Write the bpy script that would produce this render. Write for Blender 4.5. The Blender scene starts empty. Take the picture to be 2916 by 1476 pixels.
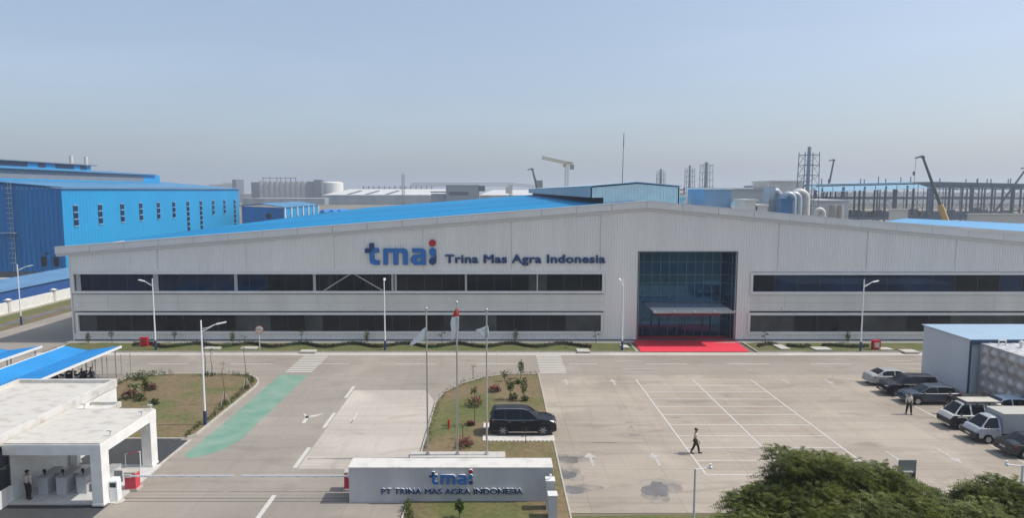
import bpy, bmesh, math, random
from mathutils import Vector, Matrix
random.seed(11)
R = math.radians
sc = bpy.context.scene
COL = sc.collection
# ---------------------------------------------------------------- camera
F = 1943.6; CX = 1415.0; CY = 738.0; H = 17.5; P = R(5.73)
SP, CP = math.sin(P), math.cos(P)
cam = bpy.data.cameras.new('camera'); co = bpy.data.objects.new('camera', cam); COL.objects.link(co)
co.location = (0, 0, H); co.rotation_euler = (R(90) - P, 0, 0)
cam.sensor_width = 36; cam.lens = 36 * F / 2916; cam.shift_x = (1458 - CX) / 2916
cam.clip_start = .5; cam.clip_end = 20000
sc.camera = co
# ---------------------------------------------------------------- world, sun, exposure
w = bpy.data.worlds.new("World"); sc.world = w; w.use_nodes = True
nt = w.node_tree; nt.nodes.clear()
sky = nt.nodes.new('ShaderNodeTexSky'); sky.sky_type = 'NISHITA'; sky.sun_disc = False
SUN_EL, SUN_AZ = 52.0, 88.0
sky.sun_elevation = R(SUN_EL); sky.sun_rotation = R(SUN_AZ)
sky.altitude = 0; sky.air_density = 1.0; sky.dust_density = 3.0; sky.ozone_density = 2.2
bg = nt.nodes.new('ShaderNodeBackground'); bg.inputs[1].default_value = 0.122
out = nt.nodes.new('ShaderNodeOutputWorld')
# thin high veil of cloud in the sky itself
tc = nt.nodes.new('ShaderNodeTexCoord'); mp = nt.nodes.new('ShaderNodeMapping'); mp.inputs['Scale'].default_value = (1.2, 1.2, 7)
nz = nt.nodes.new('ShaderNodeTexNoise'); nz.inputs['Scale'].default_value = 2.2; nz.inputs['Detail'].default_value = 4
rmp = nt.nodes.new('ShaderNodeMapRange'); rmp.inputs[1].default_value = .45; rmp.inputs[2].default_value = .8; rmp.inputs[3].default_value = .28; rmp.inputs[4].default_value = .37
mx = nt.nodes.new('ShaderNodeMix'); mx.data_type = 'RGBA'; mx.inputs[7].default_value = (5.6, 6.7, 8.3, 1)
L = nt.links.new
L(tc.outputs['Generated'], mp.inputs[0]); L(mp.outputs[0], nz.inputs['Vector']); L(nz.outputs[0], rmp.inputs[0])
L(rmp.outputs[0], mx.inputs[0]); L(sky.outputs[0], mx.inputs[6]); L(mx.outputs[2], bg.inputs[0]); L(bg.outputs[0], out.inputs[0])
sl = bpy.data.lights.new('sun', 'SUN'); sl.energy = 3.25; sl.angle = R(.55); sl.color = (1, .95, .87)
so = bpy.data.objects.new('sun', sl); COL.objects.link(so)
_a, _e = R(90 - SUN_AZ), R(SUN_EL)
so.rotation_euler = Vector((math.cos(_a) * math.cos(_e), math.sin(_a) * math.cos(_e), math.sin(_e))).to_track_quat('Z', 'Y').to_euler()
sc.view_settings.view_transform = 'Standard'; sc.view_settings.look = 'None'
sc.view_settings.exposure = 0.15; sc.view_settings.gamma = 1
sc.render.engine = 'CYCLES'; sc.cycles.use_denoising = True
sc.cycles.max_bounces = 5; sc.cycles.volume_bounces = 0; sc.cycles.diffuse_bounces = 3; sc.cycles.glossy_bounces = 3
sc.cycles.caustics_reflective = False; sc.cycles.caustics_refractive = False

# ---------------------------------------------------------------- survey helpers: a pixel of the photo to a place in the world
def ray(px, py):
    cx, cy = (px - CX) / F, (CY - py) / F
    return cx, CP + cy * SP, -SP + cy * CP
def G(px, py, z=0.0):
    x, y, dz = ray(px, py); t = (z - H) / dz
    return (x * t, y * t)
def Z(py, Y):
    x, y, dz = ray(0, py); return H + Y * dz / y
def X(px, Y, z=0.0):
    return (px - CX) / F * (Y * CP + (H - z) * SP)

# ---------------------------------------------------------------- materials
MATS = {}
def mat(name, col, rough=.6, metal=0, var=.0, scale=1.0, col2=None, bump=0, bscale=20, spec=.5, detail=5, stretch=None, coat=0, alpha=1, ramp=(.35, .65)):
    if name in MATS: return MATS[name]
    m = bpy.data.materials.new(name); m.use_nodes = True; n = m.node_tree; b = n.nodes['Principled BSDF']
    b.inputs['Roughness'].default_value = rough; b.inputs['Metallic'].default_value = metal
    b.inputs['Specular IOR Level'].default_value = spec; b.inputs['Coat Weight'].default_value = coat; b.inputs['Coat Roughness'].default_value = .05
    c = tuple(col) + (1,)
    b.inputs['Base Color'].default_value = c
    g = n.nodes.new('ShaderNodeNewGeometry')
    src = g.outputs['Position']
    if stretch:
        mpp = n.nodes.new('ShaderNodeMapping'); mpp.inputs['Scale'].default_value = stretch; n.links.new(src, mpp.inputs[0]); src = mpp.outputs[0]
    if var or col2:
        t = n.nodes.new('ShaderNodeTexNoise'); t.inputs['Scale'].default_value = scale; t.inputs['Detail'].default_value = detail
        n.links.new(src, t.inputs['Vector'])
        mr = n.nodes.new('ShaderNodeMapRange'); mr.inputs[1].default_value = ramp[0]; mr.inputs[2].default_value = ramp[1]; n.links.new(t.outputs[0], mr.inputs[0])
        mi = n.nodes.new('ShaderNodeMix'); mi.data_type = 'RGBA'
        if col2 is None:
            mi.inputs[6].default_value = tuple(x * (1 - var) for x in col) + (1,); mi.inputs[7].default_value = tuple(min(1, x * (1 + var)) for x in col) + (1,)
        else:
            mi.inputs[6].default_value = c; mi.inputs[7].default_value = tuple(col2) + (1,)
        n.links.new(mr.outputs[0], mi.inputs[0]); n.links.new(mi.outputs[2], b.inputs['Base Color'])
    if 'turf' in name or name == 'unseen_dark_lawn':
        t3 = n.nodes.new('ShaderNodeTexNoise'); t3.inputs['Scale'].default_value = 3.2; t3.inputs['Detail'].default_value = 9; t3.inputs['Roughness'].default_value = .7; n.links.new(g.outputs['Position'], t3.inputs['Vector'])
        m3 = n.nodes.new('ShaderNodeMapRange'); m3.inputs[1].default_value = .3; m3.inputs[2].default_value = .7; m3.inputs[3].default_value = .62; m3.inputs[4].default_value = 1.3; n.links.new(t3.outputs[0], m3.inputs[0])
        v3 = n.nodes.new('ShaderNodeVectorMath'); v3.operation = 'SCALE'; n.links.new(mi.outputs[2], v3.inputs[0]); n.links.new(m3.outputs[0], v3.inputs['Scale']); n.links.new(v3.outputs[0], b.inputs['Base Color'])
    if bump:
        t2 = n.nodes.new('ShaderNodeTexNoise'); t2.inputs['Scale'].default_value = bscale; t2.inputs['Detail'].default_value = 6
        n.links.new(src, t2.inputs['Vector'])
        bp = n.nodes.new('ShaderNodeBump'); bp.inputs['Strength'].default_value = bump; bp.inputs['Distance'].default_value = .05
        n.links.new(t2.outputs[0], bp.inputs['Height']); n.links.new(bp.outputs[0], b.inputs['Normal'])
    MATS[name] = m
    return m
def concrete(name, c1, c2, stain, slab=(6, 5), joint=.75, s_amt=.5, seed=0, rough=.85):
    """cast concrete: broad tone, streaky stains, fine grain, slab joints"""
    m = bpy.data.materials.new(name); m.use_nodes = True; n = m.node_tree; b = n.nodes['Principled BSDF']; ln = n.links.new
    b.inputs['Roughness'].default_value = rough; b.inputs['Specular IOR Level'].default_value = .3
    g = n.nodes.new('ShaderNodeNewGeometry')
    def noise(scale, det, stretch=(1, 1, 1), lo=.35, hi=.65, off=0, dist=0):
        mpp = n.nodes.new('ShaderNodeMapping'); mpp.inputs['Scale'].default_value = stretch; mpp.inputs['Location'].default_value = (seed * 13 + off, seed * 7, 0)
        ln(g.outputs['Position'], mpp.inputs[0])
        t = n.nodes.new('ShaderNodeTexNoise'); t.inputs['Scale'].default_value = scale; t.inputs['Detail'].default_value = det; t.inputs['Distortion'].default_value = dist
        ln(mpp.outputs[0], t.inputs['Vector'])
        mr = n.nodes.new('ShaderNodeMapRange'); mr.inputs[1].default_value = lo; mr.inputs[2].default_value = hi; ln(t.outputs[0], mr.inputs[0])
        return mr.outputs[0]
    def mix(f, a, c, mode='MIX', amt=None):
        x = n.nodes.new('ShaderNodeMix'); x.data_type = 'RGBA'; x.blend_type = mode
        if amt is not None:
            mm = n.nodes.new('ShaderNodeMath'); mm.operation = 'MULTIPLY'; mm.inputs[1].default_value = amt; ln(f, mm.inputs[0]); f = mm.outputs[0]
        if isinstance(f, float): x.inputs[0].default_value = f
        else: ln(f, x.inputs[0])
        for i, v in ((6, a), (7, c)):
            if isinstance(v, tuple): x.inputs[i].default_value = v + (1,)
            else: ln(v, x.inputs[i])
        return x.outputs[2]
    k = mix(noise(.09, 4, (1, 1.6, 1)), c1, c2)
    k = mix(noise(.35, 6, (.55, 1.5, 1), .55, .72, 31, 1.2), k, stain, amt=s_amt)
    k = mix(noise(.16, 3, (1, 1, 1), .56, .7, 77, .6), k, tuple(min(1, v * 1.18) for v in c2), amt=.55)
    k = mix(noise(.5, 5, (.10, 2.6, 1), .52, .74, 51, .4), k, stain, amt=s_amt * .7)
    k = mix(noise(.8, 4, (2.2, .12, 1), .56, .74, 91, .3), k, stain, amt=s_amt * .45)
    k = mix(noise(1.6, 8, (1, 1, 1), .60, .72, 61, 1.5), k, stain, amt=s_amt * .6)
    k = mix(noise(6, 6, (1, 1, 1), .3, .75, 5), k, (.80, .79, .78), 'MULTIPLY', amt=.35)
    br = n.nodes.new('ShaderNodeTexBrick'); br.offset = 0; br.squash = 1
    br.inputs['Color1'].default_value = (1, 1, 1, 1); br.inputs['Color2'].default_value = (.93, .93, .935, 1); br.inputs['Mortar'].default_value = (joint,) * 3 + (1,)
    br.inputs['Scale'].default_value = 1; br.inputs['Mortar Size'].default_value = .03; br.inputs['Brick Width'].default_value = slab[0]; br.inputs['Row Height'].default_value = slab[1]
    ln(g.outputs['Position'], br.inputs['Vector'])
    k = mix(1.0, k, br.outputs[0], 'MULTIPLY')
    ln(k, b.inputs['Base Color'])
    MATS[name] = m; return m
def leafmat(name, c1, c2, tl=.3):
    m = bpy.data.materials.new(name); m.use_nodes = True; n = m.node_tree; b = n.nodes['Principled BSDF']; ln = n.links.new
    b.inputs['Roughness'].default_value = .55; b.inputs['Specular IOR Level'].default_value = .25
    g = n.nodes.new('ShaderNodeNewGeometry'); t = n.nodes.new('ShaderNodeTexNoise'); t.inputs['Scale'].default_value = .9; t.inputs['Detail'].default_value = 4
    ln(g.outputs['Position'], t.inputs['Vector'])
    ad = n.nodes.new('ShaderNodeMath'); ad.operation = 'ADD'; mu = n.nodes.new('ShaderNodeMath'); mu.operation = 'MULTIPLY'; mu.inputs[1].default_value = .45
    ln(g.outputs['Random Per Island'], mu.inputs[0]); ln(mu.outputs[0], ad.inputs[0])
    mr = n.nodes.new('ShaderNodeMapRange'); mr.inputs[1].default_value = .35; mr.inputs[2].default_value = .65; mr.inputs[4].default_value = .6; ln(t.outputs[0], mr.inputs[0]); ln(mr.outputs[0], ad.inputs[1])
    x = n.nodes.new('ShaderNodeMix'); x.data_type = 'RGBA'; x.inputs[6].default_value = c1 + (1,); x.inputs[7].default_value = c2 + (1,); ln(ad.outputs[0], x.inputs[0])
    ln(x.outputs[2], b.inputs['Base Color'])
    tr = n.nodes.new('ShaderNodeBsdfTranslucent'); ln(x.outputs[2], tr.inputs[0]); ms = n.nodes.new('ShaderNodeMixShader'); ms.inputs[0].default_value = tl
    ln(b.outputs[0], ms.inputs[1]); ln(tr.outputs[0], ms.inputs[2]); ln(ms.outputs[0], n.nodes['Material Output'].inputs[0])
    MATS[name] = m; return m

# ---------------------------------------------------------------- mesh helpers
class MB:
    def __init__(s, o=(0, 0, 0)):
        s.v = []; s.f = []; s.m = []; s.o = Vector(o); s.mi = 0
    def face(s, pts):
        i = len(s.v); s.v += [tuple(p) for p in pts]; s.f.append(tuple(range(i, i + len(pts)))); s.m.append(s.mi); return s
    def hull(s, vs, fs):
        i = len(s.v); s.v += [tuple(p) for p in vs]
        for f in fs: s.f.append(tuple(i + k for k in f)); s.m.append(s.mi)
        return s
    def box(s, x0, x1, y0, y1, z0, z1, rz=0, c=None):
        vs = [(x, y, z) for z in (z0, z1) for x, y in ((x0, y0), (x1, y0), (x1, y1), (x0, y1))]
        if rz:
            cx, cy = c or ((x0 + x1) / 2, (y0 + y1) / 2); a, b = math.cos(rz), math.sin(rz)
            vs = [(cx + (x - cx) * a - (y - cy) * b, cy + (x - cx) * b + (y - cy) * a, z) for x, y, z in vs]
        return s.hull(vs, [(3, 2, 1, 0), (4, 5, 6, 7), (0, 1, 5, 4), (1, 2, 6, 5), (2, 3, 7, 6), (3, 0, 4, 7)])
    def prism(s, poly, z0, z1, zt=None):
        n = len(poly); vs = [(p[0], p[1], z0) for p in poly] + [(p[0], p[1], z1 if zt is None else zt(*p[:2])) for p in poly]
        return s.hull(vs, [tuple(range(n))[::-1], tuple(range(n, 2 * n))] + [(i, (i + 1) % n, n + (i + 1) % n, n + i) for i in range(n)])
    def prof(s, poly, y0, y1):           # poly in x,z extruded along y
        n = len(poly); vs = [(p[0], y0, p[1]) for p in poly] + [(p[0], y1, p[1]) for p in poly]
        return s.hull(vs, [tuple(range(n)), tuple(range(n, 2 * n))[::-1]] + [((i + 1) % n, i, n + i, n + (i + 1) % n) for i in range(n)])
    def tube(s, p0, p1, r0, r1=None, n=8, cap=True):
        r1 = r0 if r1 is None else r1
        a, b = Vector(p0), Vector(p1); d = (b - a).normalized()
        u = d.orthogonal().normalized(); v = d.cross(u); vs = []
        for c, r in ((a, r0), (b, r1)):
            for k in range(n):
                t = 2 * math.pi * k / n; vs.append(c + (u * math.cos(t) + v * math.sin(t)) * r)
        fs = [(k, (k + 1) % n, n + (k + 1) % n, n + k) for k in range(n)]
        if cap: fs += [tuple(range(n))[::-1], tuple(range(n, 2 * n))]
        return s.hull(vs, fs)
    def path(s, pts, r, n=8):
        rr = r if isinstance(r, (list, tuple)) else [r] * len(pts)
        pts = [Vector(p) for p in pts]; vs = []; u = None
        for i, p in enumerate(pts):
            d = (pts[min(i + 1, len(pts) - 1)] - pts[max(i - 1, 0)]).normalized()
            u = d.orthogonal().normalized() if u is None else (u - d * u.dot(d)).normalized()
            v = d.cross(u)
            for k in range(n):
                t = 2 * math.pi * k / n; vs.append(p + (u * math.cos(t) + v * math.sin(t)) * rr[i])
        fs = []
        for i in range(len(pts) - 1):
            for k in range(n): fs.append((i * n + k, i * n + (k + 1) % n, (i + 1) * n + (k + 1) % n, (i + 1) * n + k))
        m = (len(pts) - 1) * n
        fs += [tuple(range(n))[::-1], tuple(range(m, m + n))]
        return s.hull(vs, fs)
    def ball(s, c, r, nu=10, nv=6):
        r = r if isinstance(r, (list, tuple)) else (r, r, r); vs = [(c[0], c[1], c[2] - r[2])]
        for j in range(1, nv):
            t = -math.pi / 2 + math.pi * j / nv
            for k in range(nu):
                a = 2 * math.pi * k / nu; vs.append((c[0] + r[0] * math.cos(t) * math.cos(a), c[1] + r[1] * math.cos(t) * math.sin(a), c[2] + r[2] * math.sin(t)))
        vs.append((c[0], c[1], c[2] + r[2])); fs = []
        for k in range(nu):
            fs.append((0, 1 + (k + 1) % nu, 1 + k)); b = 1 + (nv - 2) * nu; fs.append((b + k, b + (k + 1) % nu, len(vs) - 1))
            for j in range(nv - 2):
                a = 1 + j * nu; fs.append((a + k, a + (k + 1) % nu, a + nu + (k + 1) % nu, a + nu + k))
        return s.hull(vs, fs)
    def mesh(s, name, mats):
        me = bpy.data.meshes.new(name); o = s.o
        me.from_pydata([(a - o.x, b - o.y, c - o.z) for a, b, c in s.v], [], s.f)
        mats = mats if isinstance(mats, (list, tuple)) else [mats]
        for x in mats: me.materials.append(x)
        if len(mats) > 1: me.polygons.foreach_set('material_index', s.m)
        me.update(); return me
    def build(s, name, mats, parent=None, smooth=None):
        me = s.mesh(name, mats); ob = bpy.data.objects.new(name, me); COL.objects.link(ob)
        if smooth is not None:
            bm = bmesh.new(); bm.from_mesh(me); bmesh.ops.recalc_face_normals(bm, faces=bm.faces)
            for f in bm.faces: f.smooth = True
            for e in bm.edges:
                if len(e.link_faces) == 2 and e.calc_face_angle(0) > R(smooth): e.smooth = False
            bm.to_mesh(me); bm.free()
        if parent is not None: ob.parent = parent
        else: ob.location = s.o
        return ob
def thing(name, label, cat, loc=(0, 0, 0), rz=0, group=None):
    o = bpy.data.objects.new(name, None); COL.objects.link(o); o.empty_display_size = .2
    o.location = loc; o.rotation_euler = (0, 0, rz); tag(o, label, cat, group); return o
def tag(o, label=None, cat=None, group=None, kind=None):
    if label: o['label'] = label
    if cat: o['category'] = cat
    if group: o['group'] = group
    if kind: o['kind'] = kind
    return o
def kids(o): return [c for c in bpy.data.objects if c.parent == o]
KC = {}
def dup(o, parent=None):
    c = o.copy(); COL.objects.link(c)
    if parent is not None: c.parent = parent
    for ch in kids(o): dup(ch, c)
    return c
def place(o, loc, rz=0, label=None, group=None):
    c = dup(o); c.location = loc; c.rotation_euler = (0, 0, rz)
    if label: c['label'] = label
    if group: c['group'] = group
    return c
def sheet(name, poly, z, m, **kw):
    b = MB(); b.face([(p[0], p[1], z) for p in poly]); o = b.build(name, m); tag(o, **(kw or {'kind': 'structure'})); return o
def rect(x0, x1, y0, y1): return [(x0, y0), (x1, y0), (x1, y1), (x0, y1)]

# ---------------------------------------------------------------- palette
white = mat('white_paint', (.78, .77, .74), .5, var=.06, scale=1.5)
offwhite = mat('weathered_white_render', (.62, .60, .56), .8, col2=(.46, .43, .385), scale=1.4, ramp=(.48, .75))
roofdeck = mat('dirty_white_roof_deck', (.56, .53, .475), .85, col2=(.36, .335, .295), scale=1.1, ramp=(.5, .8), detail=8, stretch=(1, 1.6, 1))
trim = mat('pale_grey_trim', (.70, .69, .67), .45, var=.04, scale=.5)
cladding = mat('grey_metal_cladding', (.80, .78, .745), .5, var=.03, scale=.35, stretch=(1.6, 1, .12))
cladflat = mat('grey_flat_cladding', (.69, .67, .63), .5, var=.06, scale=.3, stretch=(1.2, 1, .25))
plinthm = mat('dark_plinth', (.10, .11, .12), .8, var=.15)
glass_a = mat('dark_glass_black', (.009, .011, .014), .04, spec=.25, var=.3, scale=.3)
glass_b = mat('dark_glass_grey', (.055, .058, .06), .06, spec=.25, var=.4, scale=.3)
glass_c = mat('dark_glass_blue', (.006, .018, .05), .04, spec=.3, var=.5, scale=.2)
glass_e = mat('blue_entrance_glass', (.006, .038, .08), .02, spec=1.0, var=.3, scale=.3)
for _n in (glass_e,): _n.node_tree.nodes['Principled BSDF'].inputs['IOR'].default_value = 1.7; _n.node_tree.nodes['Principled BSDF'].inputs['Specular Tint'].default_value = (.25, .60, 1, 1)
blue_roof = mat('blue_roof_sheet', (.04, .36, .62), .42, var=.08, scale=.05, stretch=(.3, 1, 1))
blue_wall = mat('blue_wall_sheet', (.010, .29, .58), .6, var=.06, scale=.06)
blue_shaded = mat('blue_shaded_sheet', (.012, .18, .47), .6, var=.10, scale=.3, stretch=(1, 1, .1))  # darker copy of the wall blue, shade of the fronts painted in
steel = mat('galvanised_steel', (.42, .43, .44), .45, metal=.5, var=.1)
white_metal = mat('white_painted_metal', (.78, .79, .80), .4)
dark = mat('dark_rubber', (.02, .02, .022), .7, var=.2)
black = mat('black_plastic', (.015, .015, .017), .45)
navy = mat('navy_lettering', (.008, .05, .165), .45)
logoblue = mat('logo_blue', (.022, .15, .46), .45)
logored = mat('logo_red', (.45, .012, .02), .45)
red = mat('red_paint', (.50, .018, .03), .45, var=.1)
carpet = mat('red_carpet', (.70, .035, .065), .95, var=.05, scale=3)
line = mat('white_road_paint', (.56, .535, .49), .7, col2=(.42, .39, .345), scale=5, ramp=(.5, .75))
faint = mat('worn_road_paint', (.50, .47, .43), .7, col2=(.38, .35, .32), scale=4)
green_paint = mat('green_lane_paint', (.135, .275, .20), .85, col2=(.22, .32, .255), scale=.6)
asphalt = mat('dark_asphalt', (.045, .048, .052), .9, var=.2, scale=4)
yardc = concrete('yard_concrete', (.35, .298, .238), (.44, .378, .306), (.235, .20, .165), (5.2, 4.6), .8, .6, 1)
roadc = concrete('road_concrete', (.30, .265, .222), (.355, .316, .268), (.225, .20, .172), (8.4, 4.3), .84, .5, 2)
wornc = concrete('worn_concrete', (.44, .395, .34), (.54, .485, .42), (.30, .25, .20), (5.2, 4.6), .86, .5, 5)
walkc = concrete('walkway_concrete', (.50, .47, .42), (.56, .53, .48), (.40, .36, .31), (2, 2), .8, .3, 3)
kerbm = mat('kerb_concrete', (.44, .41, .36), .85, var=.12, scale=2)
grassm = mat('dry_grass_turf', (.18, .132, .068), .95, col2=(.115, .125, .04), scale=.32, ramp=(.47, .66), bump=.4, bscale=9, detail=9)
grass2 = mat('green_grass_turf', (.105, .12, .035), .95, col2=(.17, .135, .06), scale=.45, ramp=(.5, .72), bump=.4, bscale=9, detail=9)
soil = mat('dry_field_soil', (.16, .13, .09), .95, col2=(.24, .20, .15), scale=.02, ramp=(.4, .62), detail=10, stretch=(1, .35, 1))
lf_g = leafmat('leaf_green', (.022, .045, .008), (.085, .13, .022))
lf_d = leafmat('leaf_dark', (.014, .028, .008), (.04, .065, .016))
lf_r = leafmat('leaf_red', (.09, .01, .018), (.30, .035, .07))
lf_p = leafmat('leaf_maroon', (.045, .008, .01), (.10, .025, .02))
lf_y = leafmat('leaf_olive', (.07, .075, .018), (.16, .155, .045))
bark = mat('bark', (.10, .075, .055), .9, var=.3, scale=6)
stake = mat('pale_stake_wood', (.42, .38, .33), .9)

# ---------------------------------------------------------------- ground and paving
sheet('ground', rect(-4200, 4200, -400, 5200), -.02, soil)
sheet('yard_paving', rect(4, 95, 35.6, 63.6), 0, yardc)
sheet('concrete_paving', rect(-61.9, 4, 24, 63.6), 0, roadc)
sheet('road', rect(-61.9, 110, 63.6, 71.3), 0, roadc)
sheet('side_road', rect(-61.9, -49.6, 71.3, 135), 0, roadc)
sheet('worn_paving', [(-12.6, 41.5), (-5.2, 41.5), (-5.2, 55.5), (-6.3, 58.6), (-12.6, 58.6)], .004, wornc)
sheet('pavement', rect(-49.6, 110, 77.05, 78.3), .10, walkc)
sheet('gutter_strip', rect(-49.6, 110, 71.3, 72.55), .012, walkc)
sheet('rear_pavement', rect(-66, -61.9, 60, 135), .01, walkc)
sheet('sideway', rect(-73, -66, 60, 140), .03, grass2)
sheet('drain_strip', [(-64.9, 60), (-63.6, 60), (-63.6, 105), (-64.9, 105)], .05, mat('wet_soil', (.13, .125, .12), .5, var=.3, scale=.5))
sheet('side_grass', rect(-66, -61.9, 60, 135), .035, grassm)
# raised verges and garden beds with concrete kerbs
def bed(poly, name, gm, h=.13, k=.16):
    n = len(poly); cx = sum(p[0] for p in poly) / n; cy = sum(p[1] for p in poly) / n
    inner = []
    for i in range(n):
        a, b, c = Vector(poly[i - 1][:2]), Vector(poly[i][:2]), Vector(poly[(i + 1) % n][:2])
        d1 = (b - a).normalized(); d2 = (c - b).normalized(); nn = (Vector((-d1.y, d1.x)) + Vector((-d2.y, d2.x)))
        nn = nn.normalized(); s = k / max(.35, nn.dot(Vector((-d1.y, d1.x)))); inner.append((b.x + nn.x * s, b.y + nn.y * s))
    kb = MB()
    for i in range(n):
        j = (i + 1) % n; A, B, a, b = poly[i], poly[j], inner[i], inner[j]
        kb.face([(A[0], A[1], -.02), (B[0], B[1], -.02), (B[0], B[1], h), (A[0], A[1], h)])
        kb.face([(A[0], A[1], h), (B[0], B[1], h), (b[0], b[1], h), (a[0], a[1], h)])
        kb.face([(b[0], b[1], h), (b[0], b[1], h - .1), (a[0], a[1], h - .1), (a[0], a[1], h)])
    tag(kb.build('kerb', kerbm), kind='structure')
    sheet(name, inner, h - .03, gm)
def arc(cx, cy, rx, ry, a0, a1, n=10):
    return [(cx + rx * math.cos(R(a0 + (a1 - a0) * i / n)), cy + ry * math.sin(R(a0 + (a1 - a0) * i / n))) for i in range(n + 1)]
VY0, VY1 = 72.55, 77.0
bed([(-46, VY0), (15.3, VY0)] + [(15.3, VY1), (-49, VY1)] + arc(-46, 75.2, 3, 2.65, 170, 270, 5)[:-1], 'verge_grass', grass2)
bed([(28.2, VY0), (62, VY0), (62, VY1), (28.2, VY1)], 'verge_grass', grass2)
isl = [(-5.1, 24), (4, 24), (4, 63.6), (1, 63.6), (-1.2, 62.6), (-3.2, 60.4), (-4.6, 57.6), (-5.1, 55)]
bed(isl, 'island_turf', mat('island_turf_mix', (.105, .118, .032), .95, col2=(.185, .135, .07), scale=.16, ramp=(.36, .56), bump=.4, bscale=9, detail=9), k=.09)
bed([(-31, 46.5), (-22.2, 46.5), (-21.5, 47.4), (-21.5, 59.2)] + arc(-25, 59.4, 3.5, 4.4, 0, 90, 8) + [(-31, 63.8), (-34.6, 62.5), (-34.6, 46.5)], 'garden_turf', grassm)
sheet('unseen_lawn', rect(-300, 300, -250, 18), -.008, mat('unseen_dark_lawn', (.05, .065, .03), .95, var=.4, scale=.1))  # unseen dark ground, added so the entrance glass reflects something dark
sheet('unseen_road', rect(-300, 300, -2, 12), -.004, asphalt)  # also out of view, added for the dark reflection in the glass
sheet('bottom_verge', [(4, 18), (95, 18), (95, 35.2), (22, 35.7), (4, 35.2)], .012, grass2)
sheet('green_lane', [(-20.6, 50.5), (-20.75, 43.7), (-20.2, 43.2), (-19.4, 43.6), (-18.6, 44.7), (-18.05, 46.5), (-18.0, 63.6), (-20.6, 63.6)], .006, green_paint)
# gate forecourt
sheet('asphalt_paving', rect(-34.4, -21.6, 42, 46.5), .006, asphalt)
sheet('asphalt_forecourt', [(-50, 24), (-21.7, 24), (-21.7, 36.5), (-50, 36.5)], .006, asphalt)
kb = MB(); kb.box(-21.66, -21.46, 42, 46.5, -.01, .05); tag(kb.build('kerb', kerbm), kind='structure')
# ---------------------------------------------------------------- painted markings (one object per kind of marking)
def marks(name, rects, m=line, z=.010):
    b = MB()
    for r in rects: b.face([(p[0], p[1], z) for p in r])
    tag(b.build(name, m), kind='structure')
cw = []
for i in range(10):
    y = 64.6 + i * .68; cw.append(rect(-20.5, -17.9, y, y + .34))
for i in range(11):
    y = 64.3 + i * .66; cw.append(rect(4.15, 6.75, y, y + .33))
marks('crosswalk_marking', cw)
ds = []
for px0, px1 in ((422, 538), (656, 774), (890, 995), (1128, 1239), (1363, 1477), (1600, 1699), (1839, 1956), (2072, 2190), (2309, 2423), (2540, 2650), (2775, 2890)):
    if px0 == 1600: px0 = 1620
    ds.append(rect(X(px0, 67.7), X(px1, 67.7), 67.6, 67.76))
for a, b, y in ((1749, 1830, 69.0), (1771, 1853, 65.75), (2524, 2595, 69.0), (2578, 2640, 65.8)):
    ds.append(rect(X(a, y), X(b, y), y - .05, y + .06))
marks('road_centre_dashes', ds, z=.012)
cl = []
for y0, y1 in ((1101, 1135), (1177, 1220), (1276, 1334), (1412, 1500)):
    cl.append(rect(-12.95, -12.68, G(0, y1)[1], G(0, y0)[1]))
marks('lane_dashes', cl)
pk = []
rows = [G(0, y)[1] for y in (1082, 1098.6, 1118, 1138, 1159, 1182.5, 1211, 1243, 1276, 1313, 1354)]
for y in rows: pk.append(rect(12.9, 23.6, y - .065, y + .065))
marks('parking_bay_lines', pk)
marks('parking_row_lines', [rect(12.85, 12.98, rows[-1], rows[0]), rect(18.1, 18.24, rows[-1], rows[0]), rect(23.5, 23.64, rows[-1], rows[0])], z=.014)
marks('parking_edge_line', [rect(33.95, 34.1, 40, 60.5)])
def arrow(x, y, L_, s=1, head=.42, wdt=.1, turn=0):
    y0, y1 = y - L_ / 2 * s, y + L_ / 2 * s; ym = y1 - .9 * s
    return [[(x - wdt, y0), (x + wdt, y0), (x + wdt, ym), (x - wdt, ym)], [(x - head, ym), (x + head, ym), (x, y1)]]
ar = arrow(6.35, 61.2, 1.9) + arrow(10.7, 61.2, 1.9) + arrow(6.15, 43.1, 2.3) + arrow(10.4, 43.1, 2.3)
ar += arrow(26.6, 61.2, 1.9, -1, .12) + arrow(30.5, 61.2, 1.9, -1, .3) + arrow(26.2, 43.2, 2.4, -1, .3, .08) + arrow(29.9, 43.6, 2.6, -1, .35, .08)
marks('arrow_marking', ar, faint)
x0, y0 = G(893, 1190)
lm = [[G(858, 1207), G(869, 1207), G(881, 1188), G(873, 1185)], [G(868, 1193), G(881, 1186), G(925, 1178), G(899, 1188)], [G(863, 1176), G(870, 1193), G(878, 1187)],
      [G(998, 1207), G(1003, 1207), G(1019, 1177), G(1015, 1177)], [G(994, 1197), G(999, 1208), G(1006, 1199)]]
marks('lane_arrow_marking', lm, line, .012)
b = MB()
for y in (36.95, 37.35): b.face([(-21.4, y, .008), (-5.2, y, .008), (-5.2, y + .06, .008), (-21.4, y + .06, .008)])
tag(b.build('channel_marking', mat('dark_joint', (.13, .12, .11), .9)), kind='structure')
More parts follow.
